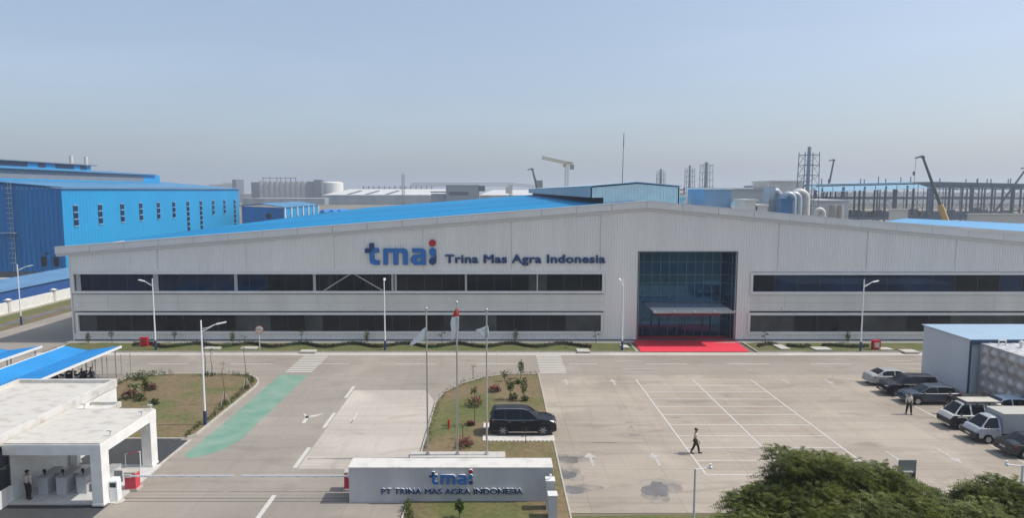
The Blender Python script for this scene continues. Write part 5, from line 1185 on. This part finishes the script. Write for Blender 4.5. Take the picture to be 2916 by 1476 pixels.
wm = mat('slit_window_navy', (.008, .018, .06), .15)
for i, px in enumerate((217, 287, 350, 403, 453, 497, 537, 574, 609, 641, 670)):
    y = -bx * 1943.6 / (1415 - px); zb = 6.0 if i in (6, 7) else (5.2 if i == 10 else 10.2)
    b = B(); b.box(bx + .03, bx + .1, y - .75, y + .75, zb, 14.5); wo = b.build('slit_window', wm, bh)
    n_ = 3 if zb > 8 else 6; f = B()
    for k in range(n_ + 1): z_ = zb + (14.5 - zb) * k / n_; f.box(bx + .08, bx + .16, y - .8, y + .8, z_ - .12, z_ + .12)
    f.build('window_frame', mat('window_frame_blue_grey', (.20, .36, .50), .5), wo)
for px in (124, 159): b = B(); x_ = X(px, 137, 5); b.box(x_ - .45, x_ + .45, 136.8, 136.95, Z(758, 137), Z(731, 137)); b.build('door_opening', black, bh)
# raised roof monitors
b = B(); ya, yb = 138.5, 214; rx = -105.0; zb_ = 19.6; zt_ = 22.2
b.box(rx - 30, rx, ya, yb, 18.5, zb_ + .5); b.build('monitor_base', blue_wall, bh)
b = B(); b.box(rx - 29.9, rx - .02, ya, 204, zb_ + .5, zt_); b.build('louvre_band', mat('grey_louvre', (.19, .21, .24), .7, var=.1), bh)
b = B(); b.box(rx - 29.9, rx + .02, 204.02, yb, zb_ + .51, zt_); b.build('monitor_end', blue_wall, bh)
b = B(); b.prof([(rx + .8, zt_), (rx + .8, zt_ + .25), (-140, zt_ + 2.4), (-140, zt_ + 2.1)], ya - 2, yb - 3); b.build('monitor_roof', mat('roof_muted_blue', (.06, .22, .40)), bh)
b = B(); b.box(-145, -118, 150, 200, 22.9, 24.6); b.build('top_vent_house', blue_wall, bh)
b = B(); b.box(-146, -117.2, 148, 202, 24.7, 24.95); b.build('top_vent_roof', mat('grey_thin_roof', (.16, .20, .22), .6), bh)
for i, (ya_, yb_) in enumerate(((163, 173), (177, 180), (184, 192), (195, 198))): b = B(); b.box(-118.02, -117.95, ya_, yb_, 23.5, 24.5); b.build('vent_opening', mat('vent_navy', (.02, .04, .10), .5), bh)
for px in (203, 245): y_ = 192 if px == 203 else 198; x_ = X(px, y_, 26); b = B(); b.tube((x_, y_, 24.4), (x_, y_, 27.2), .5, n=10); b.build('roof_stack', offwhite, bh)
b = B(); x_ = X(30, 136, 8)
for s_ in (-.3, .3): b.tube((x_ + s_, 136.6, 1.2), (x_ + s_, 136.6, 19.5), .05, n=5)
z_ = 1.5
while z_ < 19.3: b.tube((x_ - .3, 136.6, z_), (x_ + .3, 136.6, z_), .03, n=4); z_ += .5
z_ = 3
while z_ < 19: b.path([(x_ - .4, 136.5, z_), (x_ - .45, 135.9, z_), (x_ + .45, 135.9, z_), (x_ + .4, 136.5, z_)], .035, 4); z_ += 1.0
b.box(x_ - 2.0, x_ + 1.0, 135.6, 136.8, 9.0, 9.12); b.build('cage_ladder', mat('ladder_grey', (.33, .38, .42), .5), bh)
# ================================================================ SMALL BLUE BUILDING behind the hall roof
sb = thing('small_blue_building', 'small blue building with white pilasters seen beyond the hall roof', 'building', (-67, 215, 0)); o_ = sb.location
b = MB(o_); b.face([(-67, 215, 0), (-80.2, 215, 0), (-80.2, 215, 12.6), (-67, 215, 12.1)]); b.build('front_wall', blue_shaded, sb)
b = MB(o_); b.face([(-67, 215, 0), (-67, 256, 0), (-67, 256, 12.1), (-67, 215, 12.1)]); b.build('side_wall', blue_wall, sb)
b = MB(o_); b.prof([(-66.7, 12.1), (-66.7, 12.3), (-74, 13.5), (-80.7, 12.9), (-80.7, 12.6), (-74, 13.2)], 214.5, 256.5); b.build('roof', mat('roof_muted_blue', (.06, .22, .40)), sb)
for i in range(7): y_ = 215.2 + 6.7 * i; b = MB(o_); b.box(-67, -66.6, y_, y_ + .7, 0, 12.1); b.build('pilaster', white_metal, sb)
for i in range(5): y_ = 225 + 6.7 * i; b = MB(o_); b.box(-66.98, -66.9, y_ - 3.2, y_ - 1.2, 7.6, 9.6); b.build('window', wm, sb)
b = MB(o_); x_ = X(765, 215, 9); b.ball((x_, 214.9, Z(615, 215)), (.9, .2, .9), 10, 6); b.build('wall_fan', black, sb)
st = thing('sawtooth_building', 'low blue building with small pointed roof ridges beyond the hall roof', 'building', (-66, 262, 0)); o_ = st.location
for i, px in enumerate((918, 942, 963)):
    b = MB(o_); x_ = X(px, 270, 9); z_ = Z(597 + i * .0, 270); b.prof([(x_ - 2.2, z_ - 1.6), (x_ + 2.2, z_ - 1.6), (x_ + .6, z_)], 268 + i, 285); b.build('roof_ridge', blue_shaded, st)
b = MB(o_); b.box(X(905, 270, 9) - 6, X(985, 270, 9), 266, 290, 0, Z(604, 270) ); b.build('wall', blue_wall, st)

# ================================================================ RIGHT BACKGROUND
nh = thing('neighbour_hall', 'low hall with grey parapet and blue roof behind the main hall, right edge', 'building', (80, 106, 0)); o_ = nh.location
Pn = [(2454, 626, 106), (3000, 665.5, 106)]
xa, za = X(2454, 106, 13), Z(626, 106); xb, zb = X(3000, 106, 11), Z(665.5, 106)
b = MB(o_); b.prof([(xa, 0), (xb, 0), (xb, zb), (xa, za)], 106, 106.5); b.build('parapet_wall', cladflat, nh)
xc, zc = X(2580, 150, 12), Z(622, 150); xd, zd = X(3000, 150, 12), Z(641, 150)
b = MB(o_); b.face([(xa + 2, 106.6, za - .6), (xb, 106.6, zb - .4), (xd, 150, zd), (xc, 150, zc)]); b.build('roof', mat('pale_blue_sheet', (.08, .32, .58), .4), nh)
b = MB(o_); b.face([(xc, 150.1, 0), (xd, 150.1, 0), (xd, 150.1, zd), (xc, 150.1, zc)]); b.face([(xa + 2, 106.6, 0), (xc, 150, 0), (xc, 150, zc), (xa + 2, 106.6, za - .7)]); b.build('side_wall', cladflat, nh)
def bldg(name, label, px0, px1, py0, Y, dep, m, roofm=None, cat='building', group=None, side=None):
    x0, x1 = X(px0, Y, 15), X(px1, Y, 15); z1 = Z(py0, Y); t = thing(name, label, cat, ((x0 + x1) / 2, Y, 0), 0, group)
    b = MB(t.location); b.box(x0, x1, Y, Y + dep, -.5, z1); b.build('wall', m, t)
    b = MB(t.location); b.box(x0 - .3, x1 + .3, Y - .3, Y + dep + .3, z1, z1 + .35); b.build('roof', roofm or m, t)
    if side: b = MB(t.location); b.box(x0 - .05, x0 - .003, Y, Y + dep, 0, z1); b.build('side_cladding', side, t)
    return t, x0, x1, z1
cg = mat('far_concrete_wall', (.54, .54, .51), .8, var=.06, scale=.05); cw2 = mat('far_white_wall', (.60, .59, .56), .8, var=.06, scale=.05); fb = mat('far_blue_wall', (.22, .38, .54), .6, var=.08, scale=.2); dg_ = mat('dark_blue_steel', (.055, .10, .16), .6, var=.1)
t, x0, x1, z1 = bldg('blue_plant_room', 'pale blue box shaped plant room behind the right roof slope', 2004, 2083, 540, 140, 12, fb, white)
t, x0, x1, z1 = bldg('process_building', 'long plain grey flat building between the blue plant room and the duct work', 2084, 2200, 541, 152, 20, cg)
t = thing('horizontal_tank', 'shiny horizontal cylinder in front of the grey process building', 'tank', (X(2098, 138, 12), 138, 0)); xx = X(2098, 138, 13.5); zz = Z(583, 138)
b = MB(t.location); b.tube((xx - .9, 137, zz), (xx + .9, 139.5, zz), .75, n=14); b.build('shell', chromem, t); b = MB(t.location); b.box(xx - .5, xx + .5, 137.2, 139, 0, zz - .8); b.build('support', dg_, t)
for i, (px0, px1, py, lab) in enumerate(((2120, 2152, 573, 'rounded beige roof unit right of the shiny cylinder'), (2158, 2184, 588, 'low beige roof unit nearest the grey duct tower'))):
    t, *_q = bldg('cooling_unit', lab, px0, px1, py, 130, 5, cw2, None, 'machine')
# duct work
dw = thing('duct_tower', 'pale grey square duct tower with a rounded bend at its top', 'machine', (X(2206, 136, 12), 136, 0)); o_ = dw.location
dm = mat('duct_metal', (.40, .45, .50), .4, metal=.3, var=.08); dmw = mat('duct_cream', (.58, .56, .52), .45, var=.06)
xa, xb = X(2188, 136, 14), X(2218, 136, 14); zt = Z(531, 136)
b = MB(o_); b.box(xa, xb - .8, 136, 139, 0, zt); b.path([(xb - .9, 137.5, zt - .9), (xb + .0, 137.5, zt - 1.0), (xb + .5, 137.5, zt - 1.6), (xb + .6, 137.5, zt - 2.6), (xb + .6, 137.5, 0)], .75, 12); b.build('tower', dm, dw)
for i, (px, py, yy, r, lab) in enumerate(((2243, 544, 134, .62, 'grey hooped duct right of the duct tower'), (2259, 544, 135, .62, 'second grey hooped duct right of the duct tower'), (2275, 536, 139, .8, 'large cream hooped duct behind the two grey ones'), (2334, 590, 131, .45, 'small white hooped duct right of the big lattice stack'), (1998, 585 - 20, 150, .5, 'white hooped duct left of the blue plant room'))):
    xx, zz = X(px, yy, 14), Z(py, yy); t = thing('hooped_duct', lab, 'duct', (xx, yy, 0), 0, 'hooped process ducts'); k = r * 1.7
    b = MB(t.location); b.path([(xx - k, yy, 0), (xx - k, yy, zz - k - r)] + [(xx - k * math.cos(R(a)), yy, zz - k - r + k * math.sin(R(a))) for a in range(20, 180, 20)] + [(xx + k, yy, zz - k - r), (xx + k, yy, 0)], r, 12); b.build('pipe', dm if i < 2 else dmw, t, smooth=60)
t, *_q = bldg('cream_building', 'cream coloured upper storey rising behind the duct tower', 2188, 2288, 519, 158, 10, dmw)
t, *_q = bldg('blue_filter_unit', 'dark blue filter cabinet between the hooped ducts', 2225, 2256, 570, 131, 2.5, mat('filter_blue', (.05, .16, .32), .5), None, 'machine')
def stack(px, ptop, pft, Y, r, label, hw=2.2, col=None):
    xx = X(px, Y, 18); zt = Z(ptop, Y); zf_ = Z(pft, Y); t = thing('lattice_stack', label, 'chimney', (xx, Y, 0), 0, 'steel chimneys in lattice frames'); o_ = t.location
    b = MB(o_); b.tube((xx, Y, 0), (xx, Y, zt), r, r * .9, 14); b.build('flue', col or mat('flue_grey', (.30, .34, .38), .45, metal=.2, var=.06), t)
    b = MB(o_); q = hw
    cs = [(-q, -q), (q, -q), (q, q), (-q, q)]
    for cx, cy in cs: b.tube((xx + cx * 1.25, Y + cy * 1.25, 0), (xx + cx, Y + cy, zf_), .1, n=5)
    z_ = 8.0; st_ = hw * 1.45
    while z_ < zf_ + .1:
        k = 1.25 - .25 * z_ / zf_; k2 = 1.25 - .25 * min(zf_, z_ + st_) / zf_
        for i in range(4):
            A = cs[i]; C = cs[(i + 1) % 4]; b.tube((xx + A[0] * k, Y + A[1] * k, z_), (xx + C[0] * k, Y + C[1] * k, z_), .07, n=4)
            if z_ + st_ < zf_ + .5: b.tube((xx + A[0] * k, Y + A[1] * k, z_), (xx + C[0] * k2, Y + C[1] * k2, z_ + st_), .05, n=4)
        z_ += st_
    b.build('lattice_frame', mat('lattice_grey', (.22, .24, .27), .6), t)
stack(2300, 418, 433, 142, .40, 'tallest chimney with lattice frame, beside the duct work', 1.45)
stack(1881, 481, 486, 285, .62, 'leftmost chimney with lattice frame behind the ridge', 1.4)
stack(1963, 471, 478, 275, .5, 'middle slim chimney with lattice frame behind the ridge', 1.5)
stack(2010, 462, 467, 268, .78, 'thick chimney with lattice frame left of the blue plant room', 1.9)
t, x0, x1, z1 = bldg('letter_tower', 'small tower with a brown letter M on its face behind the ridge', 1934, 1950, 552, 230, 5, cw2)
text('letter', 'M', X(1933, 229, 17), X(1951, 229, 17), Z(550, 229), Z(535, 229) - Z(550, 229), 229.5, .3, mat('brown_letter', (.16, .09, .04), .6), t, .01)
t, *_q = bldg('roof_cabin', 'low beige cabin with dark openings behind the ridge monitor', 1902, 1950, 565, 120, 6, cw2)
b = MB(t.location); yq = 119.9
for pa, pb in ((1904, 1913), (1917, 1924), (1928, 1934)): b.box(X(pa, yq, 15), X(pb, yq, 15), yq - .05, yq, Z(576, yq), Z(569, yq))
b.build('opening', black, t)
tk = thing('cone_vessel', 'white vessel with conical top beside the hooped duct', 'tank', (X(1975, 150, 14), 150, 0)); xx = X(1975, 150, 14)
b = MB(tk.location); b.tube((xx, 150, 0), (xx, 150, Z(562, 150)), 1.0, n=14); b.tube((xx, 150, Z(562, 150)), (xx, 150, Z(553, 150)), 1.0, .15, 14); b.build('shell', dmw, tk)
t, *_q = bldg('concrete_building', 'pale concrete block right of the big lattice stack', 2326, 2418, 574, 150, 14, cw2)
for i, px in enumerate((2372, 2390)):
    xx = X(px, 146, 13); t = thing('round_tank', ['beige round tank left one before the pale concrete block', 'beige round tank right one before the pale concrete block'][i], 'tank', (xx, 146, 0), 0, 'round tanks before the concrete block'); b = MB(t.location); b.tube((xx, 146, 0), (xx, 146, Z(584, 146)), .85, n=14); b.build('shell', mat('beige_tank', (.42, .38, .33), .5), t)
t, *_q = bldg('precast_wall', 'grey precast wall under the steel frame, left of the mobile crane', 2539, 2588, 598, 210, 1, cg, None, 'wall')
t, *_q = bldg('precast_wall', 'long grey precast wall under the steel frame, right of the mobile crane', 2765, 2960, 612, 205, 1, cg, None, 'wall')
# steel skeleton hall
sk = thing('steel_frame_hall', 'unfinished steel skeleton of a hall with many columns and partly clad roof', 'building', (150, 235, 0)); o_ = sk.location
dst = mat('steel_frame_hazed', (.12, .165, .22), .6, var=.12)  # distance haze is mixed into this lighter, bluer steel colour
def zr(x):
    xr = 148; return 19.2 + 1.0 * (1 - abs(x - xr) / 45) + (.9 * (1 - abs(x - 215) / 25) if x > 190 else 0)
for j, Y in enumerate((232, 252, 276, 300)):
    n_ = 0; x_ = 110
    while x_ < 226:
        w_ = .32 if int(x_ / 7.2) % 4 == 0 else .17
        b = MB(o_); b.box(x_ - w_, x_ + w_, Y - .3, Y + .3, 0, zr(x_) - .8); b.build('column', dst, sk); x_ += 7.2
    b = MB(o_); x_ = 108
    while x_ < 226: b.prof([(x_, zr(x_) - .5), (x_ + 6.1, zr(x_ + 6) - .5), (x_ + 6.1, zr(x_ + 6)), (x_, zr(x_))], Y - .25, Y + .25); x_ += 6
    b.build('rafter', dst, sk)
    for z_b in (7.6, 11.6, 14.6): b = MB(o_); b.box(112 if z_b > 8 else 118, 226, Y - .2, Y + .2, z_b, z_b + (.9 if z_b < 8 else .22)); b.build('floor_beam', dst, sk)
    if j < 2:
        x_ = 113.6
        while x_ < 226: b = MB(o_); b.box(x_ - .07, x_ + .07, Y - .1, Y + .1, 8, zr(x_) - .6); b.build('wall_post', dst, sk); x_ += 7.2
    rd = random.Random(j)
    for k in range(7):
        b = MB(o_); x_ = 110 + 7.2 * rd.randint(0, 14); b.tube((x_, Y, 9), (x_ + 7.2, Y, 18), .07, n=4); b.tube((x_ + 7.2, Y, 9), (x_, Y, 18), .07, n=4); b.build('bracing', dst, sk)
b = MB(o_); y_ = 232
while y_ < 301: b.path([(108, y_, zr(108) + .2), (148, y_, zr(148) + .2), (190, y_, zr(190) + .2), (215, y_, zr(215) + .2), (226, y_, zr(226) + .2)], .14, 4); y_ += 2.4
b.build('purlins', dst, sk)
b = MB(o_)
for k in range(8):
    f = k / 7; y_ = 231 + 15 * f; b.path([(q, y_, 17.4 + (zr(q) + .2 - 17.4) * f + (.5 if q > 140 else 0) * (1 - f)) for q in (148, 160, 175, 190, 205, 215, 226)], .15, 4)
b.build('front_purlins', dst, sk)
q = 148
while q < 227: b = MB(o_); b.tube((q, 231, 17.8), (q, 246, zr(q) + .2), .2, n=4); b.build('front_rafter', dst, sk); q += 7.2
b = MB(o_); b.face([(109, 231, 17.0), (146, 231, 18.4), (147, 246, zr(147) + .6), (110, 246, zr(110) + .3)]); b.face([(110, 246.02, zr(110) + .3), (147, 246.02, zr(147) + .6), (147, 299, zr(147) + .6), (110, 299, zr(110) + .3)])
b.build('roof_sheets', mat('pale_new_roof', (.26, .48, .62), .3), sk)
b = MB(o_)
rd = random.Random(4)
for k in range(26): x_ = 108 + rd.random() * 118; b.box(x_ - .14, x_ + .14, 236 + rd.random() * 40, 237 + 40, zr(x_), zr(x_) + .01) if False else b.tube((x_, 240, zr(x_) + .3), (x_, 240, zr(x_) + 1.6 + rd.random()), .16, n=4)
b.build('edge_posts', dst, sk)
b = MB(o_); rd = random.Random(9)
for k in range(50): x_ = 120 + rd.random() * 104; y_ = 234 + rd.random() * 60; s_ = rd.uniform(.5, 2); b.box(x_, x_ + s_ * 2, y_, y_ + 1.5, 8.5, 8.5 + s_)
b.build('stored_material', mat('stored_steel', (.18, .20, .22), .7, var=.3), sk, ) ['kind'] = 'stuff'
# cranes
def boom(name, label, pb, pt, Y, r0, r1, m, group, base=None, hook=False, cat='crane'):
    x0, z0 = X(pb[0], Y, 14), Z(pb[1], Y); x1, z1 = X(pt[0], Y, 30), Z(pt[1], Y); t = thing(name, label, cat, (x0, Y, 0), 0, group); o_ = t.location
    dx = (x1 - x0) / (z1 - z0); xg = x0 - dx * (z0 - 2)
    b = MB(o_); b.path([(xg, Y, 2), (x0 + (x1 - x0) * .4, Y, z0 + (z1 - z0) * .4), (x1, Y, z1)], [r0, r0 * .85, r1], 6); b.build('boom', m, t)
    if base:
        b = MB(o_); b.path([(xg, Y, 2), (x0, Y, z0), (x0 + (x1 - x0) * base, Y, z0 + (z1 - z0) * base)], r0 * 1.6, 6); b.build('boom_base', mat('crane_yellow', (.50, .33, .12), .5), t)
    b = MB(o_); b.box(xg - 3, xg + 4, Y - 1.5, Y + 1.5, .8, 3); b.build('carrier', mat('crane_yellow', (.50, .33, .12), .5), t)
    b = MB(o_); b.ball((x1, Y, z1), (r1 * 2.2, r1 * 1.5, r1 * 1.5), 8, 5); b.path([(x1, Y, z1 + r1), (x1 - 2.2 * r1 * 3, Y, z1 - r1)], r1 * .8, 5); b.build('boom_head', m, t)
    if hook: b = MB(o_); b.tube((x1 - 1.8, Y, z1), (x1 - 2.2, Y, z1 - 16), .05, n=4); b.box(x1 - 2.4, x1 - 2.0, Y - .2, Y + .2, z1 - 5, z1 - 4); b.build('hoist_cable', m, t)
dkc = mat('crane_dark', (.07, .08, .095), .6); K = 'mobile cranes on the building site'
boom('mobile_crane', 'mobile crane with yellow base and long dark boom leaning left over the steel frame', (2694, 622), (2630, 447), 190, .5, .3, dkc, K, .22, True)
boom('mobile_crane', 'slim dark crane boom leaning right, beyond the left end of the steel frame', (2357, 540), (2374, 456), 330, .5, .35, dkc, K)
boom('mobile_crane', 'dark crane boom at the right frame edge leaning out of the picture', (2880, 536), (2925, 478), 320, .5, .4, dkc, K)
boom('mobile_crane', 'short dark crane boom leaning left behind the far end of the hall roof', (1530, 536), (1516, 482), 380, .8, .4, dkc, K)
def lattice(b, p0, p1, w_, n, r=.12):
    p0, p1 = Vector(p0), Vector(p1); d = (p1 - p0).normalized(); u = Vector((0, 1, 0)); v = d.cross(u).normalized() if abs(d.dot(u)) < .9 else Vector((1, 0, 0)); u = v.cross(d)
    cs = [(u * a + v * c) * w_ for a, c in ((-1, -1), (1, -1), (1, 1), (-1, 1))]
    for c in cs: b.tube(p0 + c, p1 + c, r, n=4, cap=False)
    for k in range(n):
        a, e = p0 + (p1 - p0) * k / n, p0 + (p1 - p0) * (k + 1) / n
        for i in range(4): b.tube(a + cs[i], e + cs[(i + 1) % 4], r * .7, n=4, cap=False)
        for i in range(4): b.tube(a + cs[i], a + cs[(i + 1) % 4], r * .7, n=4, cap=False)
Y = 420; t = thing('tower_crane', 'yellow tower crane with a slightly raised jib above the hall roof', 'crane', (X(1613, Y, 20), Y, 0), 0, 'tower cranes beyond the hall'); o_ = t.location; ym = mat('crane_pale_yellow', (.50, .42, .24), .6)
xm, zt = X(1613, Y, 20), Z(470, Y)
b = MB(o_); lattice(b, (xm, Y, 0), (xm, Y, zt), .9, 16, .11); b.build('mast', mat('mast_grey', (.30, .31, .30), .6), t)
b = MB(o_); xj, zj = X(1543, Y, 40), Z(449, Y); xk, zk = X(1630, Y, 38), Z(466, Y)
lattice(b, (xm, Y, zt + 1.2), (xj, Y, zj), .8, 16, .16); lattice(b, (xk, Y, zk), (xm, Y, zt + 1.2), .8, 5, .16); b.build('jib', ym, t)
b = MB(o_); b.box(xm + 2, xm + 4.4, Y - 1, Y + 1, zk - 3.6, zk - .6); b.build('counterweight', mat('mast_grey', (.3, .31, .3)), t); b = MB(o_); b.box(xm - 2.2, xm - .2, Y - 1, Y + 1, zt - 1.2, zt + .9); b.build('cab', ym, t)
Y = 560; t = thing('tower_crane', 'grey tower crane whose long level jib lies just above the horizon', 'crane', (X(1454, Y, 20), Y, 0), 0, 'tower cranes beyond the hall'); o_ = t.location; gm_ = mat('jib_grey', (.16, .18, .20), .6)
xm = X(1454, Y, 20); zj = Z(525, Y)
b = MB(o_); lattice(b, (xm, Y, 0), (xm, Y, zj), 1.2, 12, .25); b.build('mast', gm_, t)
b = MB(o_); lattice(b, (X(1172, Y, 20), Y, zj - .3), (xm, Y, zj), 1.2, 40, .13); lattice(b, (xm, Y, zj), (X(1542, Y, 20), Y, zj - 2.2), 1.0, 10, .13); b.build('jib', gm_, t)
b = MB(o_); b.box(X(1525, Y, 20), X(1545, Y, 20), Y - 1, Y + 1, zj - 3, zj + 3.2); b.build('counterweight', gm_, t); b = MB(o_); b.box(xm - 4, xm + .5, Y - 1.5, Y + 1.5, zj - 7.5, zj - 2); b.build('cab', cw2, t)
# lightning mast on the monitor, lattice mast beyond
Y = 112; xx = X(1772, Y, 20); t = thing('lightning_mast', 'very thin tall dark mast rising from the ridge monitor', 'mast', (xx, Y, 18)); b = MB(t.location); zt = Z(379, Y); b.tube((xx, Y, 17.6), (xx + .12, Y, zt - 2.2), .07, .04, 6); b.build('pole', dkc, t)
b = MB(t.location); b.tube((xx + .12, Y, zt - 2.2), (xx + .15, Y, zt), .075, .05, 6); b.build('tip', dkc, t)
Y = 330; xx = X(1148, Y, 20); t = thing('lattice_mast', 'slender grey lattice mast standing in the field beyond the roof', 'mast', (xx, Y, 0)); b = MB(t.location); lattice(b, (xx, Y, 0), (xx, Y, Z(497, Y)), .55, 22, .09); b.tube((xx, Y, Z(497, Y)), (xx, Y, Z(489, Y)), .08, n=5); b.build('mast', mat('mast_grey', (.3, .31, .3)), t)
# grey building in the middle distance
t, x0, x1, z1 = bldg('grey_factory_block', 'blue grey block with overhanging roof between the cranes beyond the hall', 1270, 1362, 529, 430, 26, mat('block_blue_grey', (.26, .31, .36), .7), mat('block_dark', (.08, .10, .13), .6))
b = MB(t.location); b.box(x0 + 2, x1 - 6, 429.7, 429.95, Z(556, 430), Z(546, 430)); b.box(x1 + .3, x1 + 4, 430, 452, Z(545, 430), z1); b.build('dark_band', mat('block_dark', (.08, .10, .13)), t)
b = MB(t.location); b.box(x0 - 10, x0, 432, 445, Z(549, 430), Z(545, 430)); b.box(x0 - 9.6, x0 - .4, 433, 444, 0, Z(552, 430)); b.build('side_annex', mat('block_blue_grey', (.26, .31, .36)), t)
# far skyline about one kilometre off
Y = 900
def fz(p): return Z(p, Y)
t = thing('silo_block', 'row of pale grey silos with dark stair towers on the far skyline', 'silos', (X(800, Y), Y, 0)); o_ = t.location
for i in range(9):
    px = 745 + i * 15; xx = X(px, Y, 15); b = MB(o_); b.tube((xx, Y, 0), (xx, Y, fz(518)), 3.75, n=16); b.box(xx - 2, xx + 2, Y - 2, Y + 2, fz(518), fz(516.5)); b.build('silo', mat('silo_grey', (.40, .40, .38), .7), t, smooth=40)
for pa, pb, pt in ((719, 738, 519), (876, 894, 517), (896, 918, 512)): b = MB(o_); b.box(X(pa, Y, 15), X(pb, Y, 15), Y - 4, Y + 8, 0, fz(pt)); b.build('stair_tower', mat('far_dark_tower', (.11, .13, .16), .8), t)
b = MB(o_); b.box(X(748, Y, 15), X(845, Y, 15), Y - .6, Y + .6, fz(508), fz(506.5))
for px in (750, 770, 790, 800, 815, 828, 843): b.box(X(px, Y, 15) - .4, X(px, Y, 15) + .4, Y - .4, Y + .4, fz(520), fz(505))
b.build('gantry', mat('far_dark_tower', (.11, .13, .16)), t)
t = thing('storage_tank', 'large white domed storage tank beside the silos on the skyline', 'tank', (X(950, Y + 20), Y + 20, 0)); xx = X(950, Y + 20, 15); r_ = 13
b = MB(t.location); b.tube((xx, Y + 20, 0), (xx, Y + 20, Z(521, Y)), r_, n=28); b.ball((xx, Y + 20, Z(521, Y)), (r_, r_, 2.2), 28, 8); b.build('shell', mat('far_tank_white', (.75, .73, .68), .6), t, smooth=40)
def farhall(label, pa, pb, pe, pr, Yh, dep, wm_, rm, name='warehouse', group='warehouses on the far skyline'):
    x0, x1 = X(pa, Yh, 10), X(pb, Yh, 10); ze, zr_ = Z(pe, Yh), Z(pr, Yh); t = thing(name, label, 'building', ((x0 + x1) / 2, Yh, 0), 0, group); o_ = t.location
    b = MB(o_); b.box(x0, x1, Yh, Yh + dep, -1, ze); b.build('wall', wm_, t)
    k = min(25, (x1 - x0) * .2)
    b = MB(o_); b.hull([(x0, Yh - 1, ze), (x1, Yh - 1, ze), (x1, Yh + dep, ze), (x0, Yh + dep, ze), (x0 + k, Yh + dep / 2, zr_), (x1, Yh + dep / 2, zr_)], [(0, 1, 5, 4), (0, 4, 3), (1, 2, 5), (2, 3, 4, 5)]); b.build('roof', rm, t)
    return t, x0, x1
fw_ = mat('far_wall_blue_grey', (.16, .20, .25), .8, col2=(.30, .33, .36), scale=.08, stretch=(1, 1, .3)); frf = mat('far_roof_white', (.66, .65, .62), .6)
t, x0, x1 = farhall('long white roofed warehouse in the centre of the skyline', 918, 1262, 555.5, 538.5, 860, 90, fw_, frf)
b = MB(t.location)
for px in (985, 1037, 1095): xx = X(px, 860, 10); b.hull([(xx, 862, Z(555, 860) + .8), (xx + 5, 862, Z(555, 860) + .8), (xx + 16, 890, Z(545, 860) + 1), (xx + 11, 890, Z(545, 860) + 1)], [(0, 1, 2, 3)])
b.build('roof_light', mat('far_dark_tower', (.11, .13, .16)), t)
farhall('white roofed warehouse right of the blue grey block on the skyline', 1364, 1560, 556, 541, 870, 80, fw_, frf)
farhall('low grey warehouse in front of the silos', 690, 925, 566, 564, 840, 30, fw_, mat('far_roof_grey', (.30, .32, .34), .7))
farhall('pale low warehouse at the left end of the skyline', 560, 720, 553, 545, 1000, 60, cg, mat('far_roof_grey', (.30, .32, .34)))
for i, (pa, pb, pt, lab) in enumerate(((635, 662, 522, 'pale block with rooftop equipment left of the silos'), (662, 673, 512, 'dark narrow tower left of the silos'), (596, 634, 526, 'long low pale block at the left of the skyline'))):
    bldg('far_block', lab, pa, pb, pt, 980, 30, cw2 if i != 1 else mat('far_dark_tower', (.11, .13, .16)), None, 'building', 'blocks on the left skyline')
t = thing('pipe_rack', 'long pipe rack running along the skyline above the white warehouse', 'pipe rack', (X(1130, 960), 960, 0)); b = MB(t.location)
for z_ in (533, 536): b.box(X(1035, 960, 15), X(1232, 960, 15), 959, 960, Z(z_ + .8, 960), Z(z_, 960))
for k in range(14): xx = X(1035 + k * 15, 960, 15); b.box(xx - .6, xx + .6, 959, 960, 0, Z(529 + (k % 3), 960))
b.build('frame', mat('far_dark_tower', (.11, .13, .16)), t)
# faint industrial skyline to the right
rd = random.Random(21)
for i, (pa, pb, pt, Y_, lab) in enumerate(((1690, 1760, 536, 1000, 'hazy low block behind the ridge monitor'), (2420, 2520, 548, 900, 'hazy grey block seen through the steel frame on the left'), (2560, 2700, 547, 950, 'hazy grey block seen through the steel frame near the crane'), (2740, 2930, 549, 900, 'hazy grey block seen through the right of the steel frame'))):
    bldg('far_block', lab, pa, pb, pt, Y_, 40, cg, None, 'building', 'hazy blocks on the right skyline')
# ================================================================ HAZE
hm = bpy.data.materials.new('haze_air'); hm.use_nodes = True; n = hm.node_tree; n.nodes.clear()
pv = n.nodes.new('ShaderNodeVolumePrincipled'); pv.inputs['Color'].default_value = (.86, .92, 1.0, 1); pv.inputs['Density'].default_value = .00046; pv.inputs['Anisotropy'].default_value = .2
mo = n.nodes.new('ShaderNodeOutputMaterial'); n.links.new(pv.outputs[0], mo.inputs['Volume'])
b = MB(); b.box(-4300, 4300, -420, 5300, -2, 75); hz_ = b.build('haze', hm); tag(hz_, kind='stuff')
